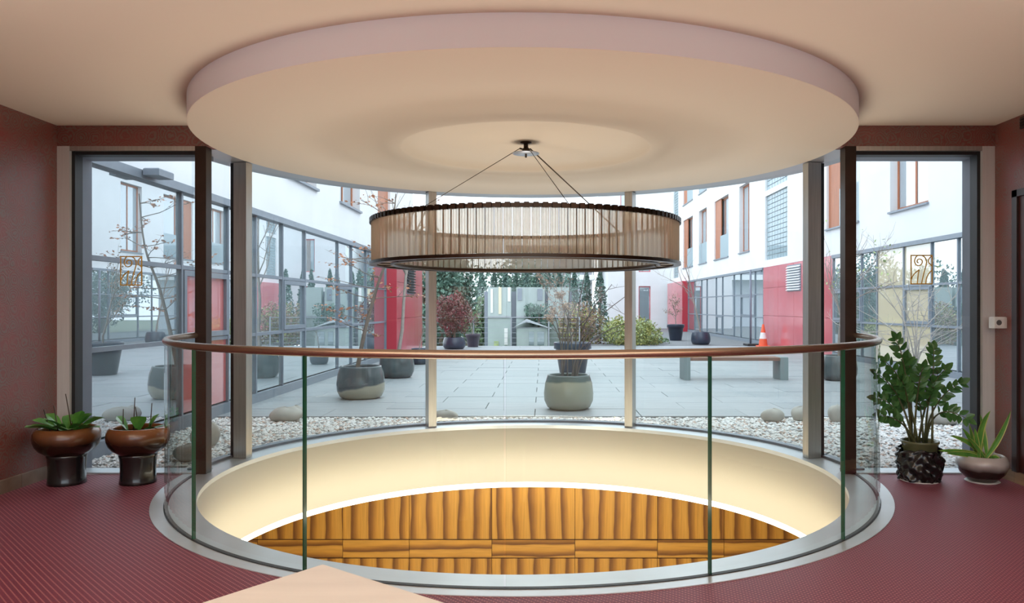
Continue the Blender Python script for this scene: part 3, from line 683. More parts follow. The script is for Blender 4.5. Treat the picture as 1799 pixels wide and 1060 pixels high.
for k, (tx, ty, wd, dy, bend) in enumerate(tl):
    d = by_+dy; tip = Vector((at(tx,d), d, zt(ty,d))); base = Vector((bx_+rng.uniform(-.04,.05), by_+rng.uniform(-.04,.03), .18))
    mid = base.lerp(tip,.5)+Vector((0,0,bend*(.5 if ty>715 else .25)))
    if tx == 1776: mid = base.lerp(tip,.55)+Vector((.01,0,-.05))
    if tx == 1740: mid = base.lerp(tip,.5)+Vector((-.05,0,.06))
    if tx == 1757: mid = base.lerp(tip,.55)+Vector((.03,-.01,.07))
    P = [base*(1-t)**2+mid*2*t*(1-t)+tip*t*t for t in [i/9 for i in range(10)]]
    mbl = MB(); v = []; 
    for i in range(10):
        t = i/9; w = .021*wd*min(1,(.55+1.4*t))*(1-t**4)+.0005; dv = (P[min(i+1,9)]-P[max(i-1,0)]).normalized(); sd = dv.cross(Vector((0,-1,.2))).normalized()
        nr = sd.cross(dv)
        if nr.y > 0: nr = -nr
        up = Vector((0,0,1)) if abs(dv.z) < .4 else Vector((0,-1,0))
        v += [P[i]-sd*w+nr*w*.25, P[i]-sd*w*.72+nr*w*.1, P[i], P[i]+sd*w*.72+nr*w*.1, P[i]+sd*w+nr*w*.25]
    for i in range(9):
        for q in range(4): mbl.add([v[i*5+q],v[i*5+q+1],v[i*5+q+6],v[i*5+q+5]], [(0,1,2,3)], 1 if q in (0,3) else 0, True)
    mbl.build('leaf', [lf_orch, lf_edge], bw)

# ------------------------------------------------------------------ courtyard ground
FXL, FXR, ZG = -3.93, 7.50, -.02
DG = 9.25
mb = radial_plate(MB(), 2.63, ZG-.03, FXL-.3, FXR+.3, 6.15, DG, R(1), R(179), 90)
gravel_g = mat('gravel_ground', (.58,.56,.53), .9, var=.35, vscale=60, bump=.6, bscale=70)
gb = struct('ground_gravel', mb, gravel_g)
mb = MB(); ico = [(0,0,.6),(.85,.1,.12),(.25,.8,.15),(-.7,.5,.1),(-.7,-.5,.15),(.3,-.8,.1),(0,0,-.3)]
icf = [(0,1,2),(0,2,3),(0,3,4),(0,4,5),(0,5,1),(6,2,1),(6,3,2),(6,4,3),(6,5,4),(6,1,5)]
cnt = 0
while cnt < 15000:
    x, y = rng.uniform(FXL+.06, FXR), 6.4+(DG-6.4)*rng.random()
    if x > 5.2 and rng.random() < .6: continue
    rr = sqrt((x-X0)**2+(y-DC)**2)
    if rr < 2.69: continue
    s = rng.uniform(.016,.036); a = rng.uniform(0,6.28); sq = rng.uniform(.6,1.)
    ca, sa = cos(a)*s, sin(a)*s
    mb.add([(x+ca*p[0]-sa*p[1]*sq, y+sa*p[0]+ca*p[1]*sq, ZG-.02+s*p[2]*.9) for p in ico], icf, rng.choice((0,0,0,1,1,2,3)), False); cnt += 1
g = mb.build('gravel', [mat('pebble_pale', (.76,.75,.73), .8), mat('pebble_white', (.88,.88,.87), .8), mat('pebble_tan', (.60,.46,.39), .8), mat('pebble_grey', (.46,.47,.48), .8)], gb)
tag(g, 'mixed pale pebbles', kind='stuff')
YE = 25.9
mb = MB(); mb.box(FXL-3, FXR+.2, DG, YE, -.14, ZG-.045); mb.box(1.2, 12, YE, 60, -.14, ZG)
gp = struct('ground_paving', mb, joint_m)
mb = MB(); mb.box(-60, 1.2, YE, 90, -1.2, -.30); mb.box(-60, 60, -60, YB-.4, -.4, -.1); mb.box(12, 60, 6, 90, -.6, -.3); mb.box(1.2,12,60,90,-.6,-.3)
struct('ground_outer', mb, mat('dull_grass', (.22,.25,.17), .95, var=.4, vscale=1.5))
SW, SD = 1.27, .66
nx, ny = 9, int((YE-DG)/SD)
slab_me = []
for mm in (conc, conc2): slab_me.append(MB().bevbox(-SW/2+.003, SW/2-.003, -SD/2+.003, SD/2-.003, -.05, 0, .004).mesh('paving_slab', mm))
half_me = MB().bevbox(-SW/4+.003, SW/4-.003, -SD/2+.003, SD/2-.003, -.05, 0, .004).mesh('paving_slab', conc)
for j in range(ny+1):
    off = (j % 2)*SW/2; y = DG+.01+SD*(j+.5)
    if y+SD/2 > YE+.3: break
    for i in range(nx):
        x = FXL+.02+SW*(i+.5)+off
        if x+SW/2 > FXR+.02:
            if x-SW/2+SW/2 < FXR+.05: put('paving_slab', half_me, gp, Matrix.Translation((x-SW/4, y, ZG+rng.uniform(-.0025,.0015))))
            continue
        put('paving_slab', slab_me[rng.random() < .42], gp, Matrix.Translation((x, y, ZG+rng.uniform(-.003,.002))) @ Matrix.Rotation(rng.uniform(-.002,.002),4,'X'))
    if off: put('paving_slab', half_me, gp, Matrix.Translation((FXL+.02+SW/4, y, ZG+rng.uniform(-.002,.002))))

# ------------------------------------------------------------------ glazed buildings on both sides
ZT, ZM2, ZM1 = 2.57, 1.71, .905
def glazed(b, fx, s, ms, panes, doors):
    """s=+1: wall faces +x (left building), -1: faces -x; ms: mullion positions along y"""
    def slab(name, m, d0, d1, y0, y1, z0, z1, par=b):
        xa, xb = sorted((fx+s*d0, fx+s*d1)); return sub(par, name, m, lambda q: q.box(xa, xb, y0, y1, z0, z1))
    rows = [(.10, ZM1), (ZM1, ZM2), (ZM2, ZT)]
    slab('sill_rail', frame_grey, -.03, .05, ms[0], ms[-1], ZG-.12, .10)
    slab('head_rail', frame_grey, -.03, .07, ms[0], ms[-1], ZT-.05, ZT+.035)
    for z in (ZM1, ZM2): slab('transom', frame_grey, -.02, .025, ms[0], ms[-1], z-.022, z+.022)
    for y in ms: slab('mullion', frame_grey, -.03, .03, y-.02, y+.02, .09, ZT-.04)
    for i in range(len(ms)-1):
        for r, (z0, z1) in enumerate(rows):
            m = panes.get((i, r), panes.get((i, None), og_dark))
            p = slab('pane', m, -.012, .0, ms[i]+.02, ms[i+1]-.02, z0+.02, z1-.02)
            if (i, r) in doors:
                ya, yb = ms[i]+.03, ms[i+1]-.03; za, zb = z0+.03, z1-.03; w = .06
                xa, xb = sorted((fx, fx+s*.04))
                sub(p, 'casement', frame_grey, lambda q: (q.box(xa,xb,ya,ya+w,za,zb), q.box(xa,xb,yb-w,yb,za,zb), q.box(xa,xb,ya+w,yb-w,za,za+w), q.box(xa,xb,ya+w,yb-w,zb-w,zb)))
def upper_wall(b, fx, s, y0, y1, wins, zt_, depth=.25):
    """white wall with real window openings; wins: (y0,y1,z0,z1,kind)"""
    wins = sorted(wins); 
    def bx(m, ya, yb, za, zb):
        xa, xb = sorted((fx, fx-s*depth))
        if yb-ya > 1e-4 and zb-za > 1e-4: m.box(xa, xb, ya, yb, za, zb)
    ys = sorted({y0, y1} | {w[0] for w in wins} | {w[1] for w in wins})
    mb = MB()
    for a, c in zip(ys[:-1], ys[1:]):
        here = sorted([(w[2], w[3]) for w in wins if w[0] <= a+1e-6 and w[1] >= c-1e-6]); z = ZT+.036
        for (za, zb) in here: bx(mb, a, c, z, za); z = zb
        bx(mb, a, c, z, zt_)
    mb.build('wall', white_r, b)
    for (a, c, za, zb, kind) in wins:
        dp = .16
        xa, xb = sorted((fx-s*dp, fx-s*(dp+.05)))
        if kind == 'block':
            bk = MB(); ny_, nz_ = 8, max(2, int((zb-za)/.15))
            for i in range(ny_):
                for j in range(nz_):
                    g0 = a+(c-a)*i/ny_+.015; g1 = a+(c-a)*(i+1)/ny_-.015; h0 = za+(zb-za)*j/nz_+.015; h1 = za+(zb-za)*(j+1)/nz_-.015
                    bk.box(fx-s*.08-.02, fx-s*.08+.02, g0, g1, h0, h1)
            gbk = sub(b, 'glass_block_field', mat('block_mortar', (.62,.66,.68), .8), lambda q: q.box(min(fx-s*.09,fx-s*.13), max(fx-s*.09,fx-s*.13), a, c, za, zb))
            tag(bk.build('glass_block', og_block, gbk), kind='stuff'); continue
        w = sub(b, 'window', orange_w if kind != 'grey' else frame_grey, lambda q: (q.box(xa,xb,a,a+.07,za,zb), q.box(xa,xb,c-.07,c,za,zb), q.box(xa,xb,a+.07,c-.07,za,za+.08), q.box(xa,xb,a+.07,c-.07,zb-.07,zb), q.box(xa,xb,(a+c)/2-.03,(a+c)/2+.03,za+.08,zb-.07)))
        sub(w, 'pane', og_win, lambda q: q.box(xa+.015, xb-.015, a+.07, c-.07, za+.08, zb-.07))
        x2, x3 = sorted((fx+s*.05, fx-s*dp))
        sub(w, 'window_sill', frame_grey, lambda q: q.box(x2, x3, a-.03, c+.03, za-.04, za))
        if kind in ('shut', 'half'):
            x4, x5 = sorted((fx-s*.06, fx-s*.10))
            sub(w, 'shutter', orange_w, lambda q: q.box(x4, x5, (a+.6*(c-a)) if kind == 'half' else a, c, za, zb))
        if kind == 'rail' or kind == 'half':
            x4, x5 = sorted((fx-s*.02, fx-s*.035))
            sub(w, 'glass_guard', og_block, lambda q: q.box(x4, x5, a+.02, (c-.02) if kind == 'rail' else a+.6*(c-a), za+.02, za+.95))

bl = thing('office_building', (FXL-.2, 6.4, ZG), 'white building with grey framed glass ground floor along the left of the courtyard', 'building')
lm = [6.4, 8.42, 9.66, 10.6, 11.68, 12.79, 14.84, 15.9, 17.2, 19.4]
glazed(bl, FXL, 1, lm, {(1,0): og_red, (1,1): og_red}, {(1,1),(4,1),(6,1)})
upper_wall(bl, FXL, 1, 6.37, 23.5, [(8.6,9.9,3.32,5.85,'half'), (11.9,13.5,3.32,5.85,'plain'), (15.05,16.7,3.32,5.85,'plain'), (18.5,20.0,3.32,5.85,'shut')], 9.6)
sub(bl, 'core', grey_int, lambda m: m.box(FXL-.6, FXL-.26, 6.37, 23.5, ZG, 9.6))
# small flood lamp on the head rail (seen high in the left window)
rb = thing('red_wall_block', (FXL, 19.4, ZG), 'red clad projecting wall block at the far end of the left building', 'wall block')
XRB = at(697, 19.4)
sub(rb, 'front_panel', red_d, lambda m: m.box(FXL-.2, XRB-.004, 19.4, 19.45, ZG, ZT+.03))
zc_ = [ZG, .98, 1.9, ZT+.03]; yc_ = [19.4, 20.7, 22.1, 23.5]
for i in range(3):
    for j in range(3): sub(rb, 'cladding_panel', red_p, lambda m: m.box(XRB-.2, XRB, yc_[i]+.006, yc_[i+1]-.006, zc_[j]+.006, zc_[j+1]-.006))
sub(rb, 'backing', red_d, lambda m: m.box(FXL-.2, XRB-.02, 19.46, 23.49, ZG, ZT+.02))
lv = sub(rb, 'louvre', frame_grey, lambda m: m.box(XRB-.01, XRB+.01, 20.8, 22.0, 1.62, 2.45))
tag(sub(lv, 'slat', black, lambda m: [m.rbox((XRB+.03, 21.4, 1.68+k*.075), (.06, 1.16, .03), 0, 0, 0, .5) for k in range(11)]), kind='stuff')

br = thing('office_building', (FXR+.2, 6.4, ZG), 'white building with red cladding and orange shutters along the right of the courtyard', 'building')
rm1 = [9.4, 10.5, 11.6, 12.9, 14.04, 15.0, 16.16, 17.45, 18.3, 20.08]
glazed(br, FXR, -1, rm1, {(6,None): og_cream, (5,1): og_cream, (5,0): og_cream, (5,2): og_cream, (2,None): og_cream}, {(5,1),(8,1),(2,1)})
rm2 = [26.45, 27.5, 29.5, 30.55, 32.5, 33.7, 35.6, 36.8, 38.5, 40.2]
glazed(br, FXR, -1, rm2, {}, {(1,1),(4,0)})
upper_wall(br, FXR, -1, 6.37, 46, [(8.5,10.1,3.32,5.85,'plain'),(11.8,13.4,3.32,5.85,'half'),(15.16,16.83,3.32,5.85,'plain'),(18.5,20.6,3.32,5.85,'half'),(23.9,26.3,2.84,4.99,'block'),(23.9,26.3,5.17,7.4,'block'),
    (28.3,29.8,3.32,5.85,'plain'),(31.5,34.1,3.32,5.85,'half'),(35.7,37.5,3.32,5.85,'rail'),(39.0,41.7,3.32,5.85,'half'),(28.3,29.8,6.67,9.0,'plain'),(31.5,34.1,6.67,9.0,'half'),(35.7,37.5,6.67,9.0,'rail'),(39.0,41.7,6.67,9.0,'half'),(43.2,44.8,2.9,5.2,'block'),(43.2,44.8,5.4,8.4,'block')], 10.2)
sub(br, 'core', grey_int, lambda m: m.box(FXR+.26, FXR+.6, 6.37, 46, ZG, 10.2))
rc = [20.11, 21.6, 23.2, 24.8, 26.42]
for i in range(4):
    for j in range(3): sub(br, 'red_cladding_panel', red_p, lambda m: m.box(FXR-.03, FXR+.1, rc[i]+.006, rc[i+1]-.006, zc_[j]+.006, zc_[j+1]-.006))
sub(br, 'backing', red_d, lambda m: m.box(FXR-.01, FXR+.12, 20.11, 26.42, ZG, ZT+.03))
lv = sub(br, 'louvre', frame_grey, lambda m: m.box(FXR-.045, FXR-.03, 22.55, 23.8, 1.74, 2.53))
tag(sub(lv, 'slat', white_r, lambda m: [m.rbox((FXR-.07, 23.175, 1.79+k*.075), (.06, 1.2, .02), 0, 0, 0, -.6) for k in range(10)]), kind='stuff')
rb2 = thing('red_wall_block', (FXR, 40.2, ZG), 'red clad projecting wall block at the far end of the right building', 'wall block')
XR2 = at(1198.5, 40.2)
sub(rb2, 'front_panel', red_d, lambda m: m.box(XR2+.004, FXR+.1, 40.2, 40.25, ZG, ZT+.03))
y2 = [40.2, 41.8, 43.4, 45]
for i in range(3):
    for j in range(3): sub(rb2, 'cladding_panel', red_p, lambda m: m.box(XR2, XR2+.1, y2[i]+.008, y2[i+1]-.008, zc_[j]+.006, zc_[j+1]-.006))
sub(rb2, 'backing', red_d, lambda m: m.box(XR2+.02, FXR+.1, 40.26, 44.99, ZG, ZT+.02))

# white block closing the far right corner, with balcony wing
D2 = 46.0
fb = thing('apartment_block', (at(1110,D2), D2, ZG), 'far white apartment block with red framed windows behind the yellow bush', 'building')
xl, xr = at(1068,D2), FXR+1
wn = [(at(1122,D2), at(1143,D2), zt(592,D2), zt(503,D2)), (at(1122,D2), at(1143,D2), zt(478,D2), zt(420,D2)), (at(1090,D2), at(1108,D2), 6.6, 8.8)]
ys = sorted({xl, xr} | {w[0] for w in wn} | {w[1] for w in wn}); mb = MB()
for a, c in zip(ys[:-1], ys[1:]):
    z = -.4
    for w in sorted([w for w in wn if w[0] <= a+1e-6 and w[1] >= c-1e-6], key=lambda w: w[2]): mb.box(a, c, D2, D2+.3, z, w[2]); z = w[3]
    mb.box(a, c, D2, D2+.3, z, 9.6)
mb.box(xl, xl+.3, D2+.3, D2+8, -.4, 9.6); mb.build('wall', white_r, fb)
for (a, c, z0, z1) in wn:
    w = sub(fb, 'window', red_p, lambda q: (q.box(a,a+.06,D2+.12,D2+.18,z0,z1), q.box(c-.06,c,D2+.12,D2+.18,z0,z1), q.box(a+.06,c-.06,D2+.12,D2+.18,z1-.07,z1), q.box(a+.06,c-.06,D2+.12,D2+.18,z0,z0+.05)))
    sub(w, 'pane', og_dark, lambda q: q.box(a+.06, c-.06, D2+.14, D2+.16, z0+.05, z1-.07))
D3 = 49.
wg = thing('balcony_house', (at(1010,D3), D3, -.3), 'pale house with a long white balcony seen above the row of thujas', 'building')
xa, xb = at(900,D3), at(1062,D3)-.7
sub(wg, 'wall', mat('blue_grey_render', (.62,.64,.70), .85), lambda m: m.box(xa, xb, D3+1.2, D3+8, -.3, 4.9))  # even pale blue-grey wall colour
sub(wg, 'balcony_slab', white_r, lambda m: m.box(xa, xb+.1, D3-.1, D3+1.2, zt(492,D3), zt(483,D3)))
for i in range(9):
    x = xa+(xb-xa)*i/8; sub(wg, 'post', frame_grey, lambda m: m.box(x-.04, x+.04, D3-.05, D3+.03, zt(483,D3), 4.9))
sub(wg, 'guard_rail', frame_grey, lambda m: (m.box(xa, xb, D3-.05, D3, zt(470,D3)-.04, zt(470,D3)+.04), m.box(xa, xb, D3-.05, D3, zt(477,D3)-.03, zt(477,D3)+.03)))
sub(wg, 'roof', frame_grey, lambda m: m.box(xa-.4, xb+.4, D3-.4, D3+8.2, 4.9, 5.1))

# window reflection in the facade glass, built as a solid pale pavilion and shed
D4 = 28.2
ob_ = thing('reflection_pavilion', (at(928,D4), D4, -.3), 'low pale pavilion standing in for a glass reflection behind the wire fence', 'building')
pale = mat('pale_green_render', (.42,.50,.48), .8, var=.12, vscale=2)
zt4 = zt(505, D4)
for (a, c) in ((857,898),(907,957),(963,1000)):
    xa, xb = at(a,D4), at(c,D4)
    sub(ob_, 'wall_bay', pale, lambda m: m.box(xa, xb, D4, D4+.3, -.3, zt4))
    sub(ob_, 'cornice', conc, lambda m: m.box(xa, xb, D4-.05, D4, zt(557,D4)-.03, zt(557,D4)+.03))
for (a, c, y0, y1, mm) in ((862,866,508,550,white_pl),(876,881,505,552,cream_bl),(892,897,505,530,white_pl),(909,917,507,528,frame_grey),(944,953,508,528,frame_grey),(886,892,577,606,white_pl),(868,876,600,608,lf_lime)):
    w = sub(ob_, 'window_strip', mm, lambda m: m.box(at(a,D4), at(c,D4), D4-.03, D4, zt(y1,D4), zt(y0,D4)))
sub(ob_, 'back_wall', slate, lambda m: m.box(at(850,D4), at(1005,D4), D4+.31, D4+1.5, -.3, zt4-.15))
D5 = 27.3
sh = thing('reflection_shed', (at(930,D5), D5, -.3), 'small pale shed with a pitched grey roof, standing in for a glass reflection', 'shed')
xa, xb, xm = at(908,D5), at(962,D5), at(925,D5)
sub(sh, 'wall', pale, lambda m: m.box(xa, xb, D5, D5+.7, -.3, zt(577,D5)))
rf = MB(); z0, z1 = zt(575,D5), zt(561,D5)
rf.add([(xa-.1,D5-.15,z0),(xm,D5-.15,z1),(xb+.15,D5-.15,z0-.06),(xa-.1,D5+.8,z0),(xm,D5+.8,z1),(xb+.15,D5+.8,z0-.06),(xm,D5-.15,z1-.09),(xm,D5+.8,z1-.09)],
       [(0,1,4,3),(1,2,5,4),(0,6,1),(1,6,2),(3,4,7),(4,5,7),(0,3,7,6),(6,7,5,2)]); rf.build('roof', mat('shed_roof', (.52,.57,.60), .6), sh)
for a, c in ((929,938),(944,956)):
    sub(sh, 'window', og_dark, lambda m: m.box(at(a,D5), at(c,D5), D5-.02, D5, zt(607,D5), zt(583,D5)))

# wire fence at the far edge of the paving
DFN = YE-.05
fe = thing('wire_fence', (at(880,DFN), DFN, ZG), 'steel post and horizontal wire fence at the far edge of the paving', 'fence')
fst = mat('fence_steel', (.40,.43,.46), .4, .6)
for p in (700,766,832,898,964,1018): sub(fe, 'post', fst, lambda m: m.box(at(p,DFN)-.022, at(p,DFN)+.022, DFN-.02, DFN+.02, ZG-.03, zt(557,DFN)))
for yy in (558,567,576,585,594,603): sub(fe, 'wire', fst, lambda m: m.box(at(700,DFN), at(1018,DFN), DFN-.006, DFN+.006, zt(yy,DFN)-(.012 if yy == 558 else .006), zt(yy,DFN)+(.012 if yy == 558 else .006)))

# ------------------------------------------------------------------ vegetation outside
def leaves(mb, pts, s0, s1, flat=False):
    for p in pts:
        s = rng.uniform(s0, s1); a = Vector((rng.gauss(0,1),rng.gauss(0,1),rng.gauss(0,1)*(.35 if flat else 1))).normalized()
        b = a.cross(Vector((rng.gauss(0,1),rng.gauss(0,1),rng.gauss(0,1)))).normalized()
        p = Vector(p); mb.add([p-a*s, p-b*s*.5, p+a*s, p+b*s*.5], [(0,1,2,3)])
    return mb
def branch_tree(base, tip, r0, levels, spread, nchild, seed, up=.35, L0=None):
    """returns tube list and twig ends"""
    q = random.Random(seed); tubes = []; ends = []
    def grow(p, d, L, r, lv):
        n = 5; P = [Vector(p)]; dd = Vector(d)
        for i in range(n):
            dd = (dd+Vector((q.gauss(0,.12),q.gauss(0,.12),q.gauss(0,.08)+.02))).normalized(); P.append(P[-1]+dd*L/n)
        tubes.append((P, [r*(1-.55*i/n) for i in range(n+1)], 6 if lv == 0 else 4))
        if lv >= levels: ends.extend(P[2:]); return
        if lv >= levels-1: ends.append(P[-1])
        for k in range(nchild):
            f = q.uniform(.35,1.0) if lv == 0 else q.uniform(.2,1.); i = min(int(f*n), n-1); s = P[i].lerp(P[i+1], f*n-i)
            nd = (dd+Vector((q.gauss(0,spread),q.gauss(0,spread),q.gauss(0,spread*.5)+up*.4))).normalized()
            grow(s, nd, L*q.uniform(.38,.62), max(r*.42,.0025), lv+1)
    b, t = Vector(base), Vector(tip); L = (t-b).length
    grow(b, (t-b).normalized(), L, r0, 0)
    return tubes, ends
def round_pot(t, x, y, z, r, h, m, n=40):
    # barrel planter with rolled rim
    return sub(t, 'pot', m, lambda q: q.lathe([(.001,0),(r*.72,0),(r*.86,h*.06),(r*.98,h*.25),(r,h*.45),(r*.95,h*.75),(r*.86,h*.95),(r*.845,h),(r*.78,h),(r*.77,h*.94),(r*.80,h*.85)], (x,y,z), n))
def tapered_pot(t, x, y, z, r, h, m, n=36):
    return sub(t, 'pot', m, lambda q: q.lathe([(.001,0),(r*.66,0),(r*.68,h*.02),(r*.90,h*.80),(r,h*.805),(r,h*.985),(r*.985,h),(r*.88,h),(r*.86,h*.85)], (x,y,z), n))
def potted(name, px, d, w, h, label, potm, kind='round', group=None):
    x = at(px, d); t = thing(name, (x,d,ZG), label, 'potted tree', group)
    (round_pot if kind == 'round' else tapered_pot)(t, x, d, ZG, w/2, h, potm)
    sub(t, 'soil', soil, lambda m: m.lathe([(.001,h*.93),(w*.4,h*.9)], (x,d,ZG), 20))
    return t, x, ZG+h*.9
def add_tree(t, tubes, m, name='trunk'):
    mb = MB()
    for P, rr, n in tubes: mb.tube(P, rr, n, caps=False)
    return mb.build(name, m, t)
def add_leaves(t, m, pts, s0, s1, flat=False, name='foliage'):
    return tag(leaves(MB(), pts, s0, s1, flat).build(name, m, t), kind='stuff')
def jit(ends, k, s, q, sz=.5): return [Vector(e)+Vector((q.gauss(0,s),q.gauss(0,s),q.gauss(0,s*sz))) for e in ends for _ in range(k)]

q = random.Random(3)
# maple in the glazed pot left of centre
t, x, z = potted('potted_maple', 634, 11.1, .68, .46, 'leaning maple with sparse orange leaves in a dark round pot with a painted ground reflection', pot_two)
P = catmull([(x-.06,11.1,z-.05),(x+.06,11.1,z+.55),(x+.22,11.12,z+1.15),(x+.42,11.1,z+1.75),(x+.50,11.1,z+2.5)], 4)
tub = [(P, [.034-.026*i/(len(P)-1) for i in range(len(P))], 8)]; ends = []
for i in range(4, len(P)-1):
    for k in range(2):
        s = P[i]; a = q.uniform(0,2*pi); L = q.uniform(.25,.7)*(1.15-.5*abs(i/len(P)-.5)); dv = Vector((cos(a)*1.2-.25, sin(a)*.8, q.uniform(-.05,.35))).normalized()
        tb2, en = branch_tree(s, s+dv*L, .008, 1, .5, 3, q.randint(0,9999), .1); tub += tb2; ends += en
add_tree(t, tub, bark); add_leaves(t, lf_maple, jit([e for e in ends if q.random() < .75], 2, .035, q, .25), .018, .036, True)
# second maple behind it
t, x, z = potted('potted_maple', 697, 14.3, .64, .46, 'thin grey maple with few leaves in a dark ribbed pot behind the leaning maple', pot_grey)
tub, ends = branch_tree((x+.02,14.3,z-.05), (x+.10,14.3,z+2.6), .035, 2, .55, 5, 21, .3)
add_tree(t, tub, twig); add_leaves(t, lf_maple, jit([e for e in ends if q.random() < .5], 1, .04, q, .3), .018, .034, True)
# centre planter with bare stems and dry flower heads
t, x, z = potted('potted_hydrangea', 999, 9.95, .635, .435, 'round planter with a painted beige ground reflection, bare stems and dry hydrangea heads', pot_two_b)
tub = []; heads = []
for k, (tx, ty, dy) in enumerate([(1003,470,.0),(1030,470,.1),(1075,500,-.1),(1100,520,.0),(1118,560,.1),(1048,545,-.2),(985,520,.0),(972,548,.1),(966,560,-.1),(993,540,-.1),(1062,590,.05),(1012,530,.15)]):
    d = 9.95+dy; tip = Vector((at(tx,d), d, zt(ty,d))); b = Vector((x+q.uniform(-.10,.10), 9.95+q.uniform(-.08,.08), z-.04))
    mid = b.lerp(tip,.5)+Vector(((b.x-tip.x)*.22, 0, .12)); PP = catmull([b, mid, tip], 5)
    tub.append((PP, [.011-.007*i/(len(PP)-1) for i in range(len(PP))], 5))
    if k in (6,7,8,9): heads.append(tip)
    else:
        for _ in range(4):
            i = q.randint(4,len(PP)-1); tb2, en = branch_tree(PP[i], PP[i]+Vector((q.gauss(0,.2),q.gauss(0,.12),q.uniform(.0,.22))), .004, 1, .5, 2, q.randint(0,9999)); tub += tb2
add_tree(t, tub, mat('dark_stem_bark', (.15,.13,.12), .8), 'stems')
for h in heads:
    o_ = Vector(h); pts = [o_+Vector((q.gauss(0,.032),q.gauss(0,.032),q.gauss(0,.030))) for _ in range(120)]
    f = leaves(MB(), pts, .012, .022).build('flower_head', dry_fl, t)
    pts = None
# tall tapered pot behind it
t, x, z = potted('potted_shrub', 1006, 14.9, .72, .62, 'tall tapered blue-grey pot with thin bare shrub behind the dry hydrangea', pot_blue, 'taper')
tub, ends = branch_tree((x,14.9,z-.05), (x+.08,14.9,z+1.1), .02, 2, .6, 7, 5); add_tree(t, tub, twig)
add_leaves(t, lf_russet, jit([e for e in ends if q.random() < .5], 2, .06, q), .02, .04)
# dark pots near the far left
t, x, z = potted('potted_red_tree', 798, 23.9, .70, .36, 'round dark blue pot with a dense purple red leaved tree by the wire fence', pot_blue)
cx_, cz_ = at(796,23.9), zt(552,23.9)
tub, ends = branch_tree((x,23.9,z-.03), (x,23.9,cz_+.3), .035, 2, .8, 6, 8); add_tree(t, tub, bark)
pts = []
while len(pts) < 2600:
    u = Vector((q.uniform(-1,1),q.uniform(-1,1),q.uniform(-1,1)))
    if .25 < u.length < 1: pts.append((cx_+u.x*.60, 23.9+u.y*.6, cz_+u.z*.66+.08*sin(u.x*7)))
add_leaves(t, lf_red, pts, .03, .055)
t, x, z = potted('potted_shrub', 831, 25.1, .50, .42, 'tapered purple-grey pot with a small shrub beside the red leaved tree', mat('purple_grey_glaze', (.075,.06,.085), .35), 'taper')
tub, ends = branch_tree((x,25.1,z-.03), (x,25.1,z+.7), .015, 2, .6, 5, 12); add_tree(t, tub, twig); add_leaves(t, lf_red, jit(ends, 2, .06, q), .02, .04)
t, x, z = potted('potted_shrub', 737, 17.6, .42, .36, 'small dark round pot near the red wall block', pot_blue)
tub, ends = branch_tree((x,17.6,z-.03), (x,17.6,z+.5), .012, 2, .6, 4, 31); add_tree(t, tub, twig)
# far right pots
t, x, z = potted('potted_shrub', 1187, 29.8, .66, .62, 'tapered dark blue pot with twiggy shrub in front of the far red block', pot_blue, 'taper')
tub, ends = branch_tree((x,29.8,z-.05), (x,29.8,z+.75), .02, 2, .6, 8, 15); add_tree(t, tub, twig); add_leaves(t, lf_russet, jit(ends, 1, .05, q), .02, .035)
t, x, z = potted('potted_tree', 1231, 26.6, .66, .44, 'round dark blue pot with a slender bare tree before the right glazing', pot_blue)
tub, ends = branch_tree((x,26.6,z-.05), (x+.05,26.6,z+2.3), .03, 2, .6, 5, 17); add_tree(t, tub, twig)
t, x, z = potted('potted_tree', 1474, 13.8, .62, .44, 'dark round pot with a bare tree beyond the right end of the balustrade', pot_grey)
tub, ends = branch_tree((x,13.8,z-.05), (x+.05,13.8,z+2.0), .026, 3, .6, 5, 19); add_tree(t, tub, twig); add_leaves(t, lf_lime, jit([e for e in ends if q.random() < .08], 1, .04, q), .02, .04)
t, x, z = potted('potted_tree', 1606, 11.2, .62, .44, 'purple-grey round pot with a wide spreading bare shrub behind the tall plant', mat('mauve_glaze', (.13,.11,.14), .4))
tub = []; ends = []
for (tx, ty) in ((1500,470),(1540,440),(1565,500),(1600,520),(1640,510),(1680,520),(1690,575),(1480,530),(1470,570),(1620,470),(1660,600),(1530,600)):
    d = 11.2+q.uniform(-.3,.3); tip = Vector((at(tx,d), d, zt(ty,d))); b = Vector((x+q.uniform(-.06,.06), 11.2, z-.05)); mid = b.lerp(tip,.45)+Vector((-(tip.x-b.x)*.2, 0, .1)); PP = catmull([b,mid,tip],5)
    tub.append((PP, [.012-.009*i/(len(PP)-1) for i in range(len(PP))], 5))
    for _ in range(6):
        i = q.randint(3,len(PP)-1); t2, en = branch_tree(PP[i], PP[i]+Vector((q.gauss(0,.28),q.gauss(0,.15),q.uniform(-.05,.32))), .0045, 1, .5, 3, q.randint(0,9999)); tub += t2; ends += en
add_tree(t, tub, mat('whitish_twig', (.50,.46,.42), .8), 'stems')
add_leaves(t, lf_lime, jit([e for e in ends if e.z > 1.7 and q.random() < .14], 2, .03, q), .02, .045)

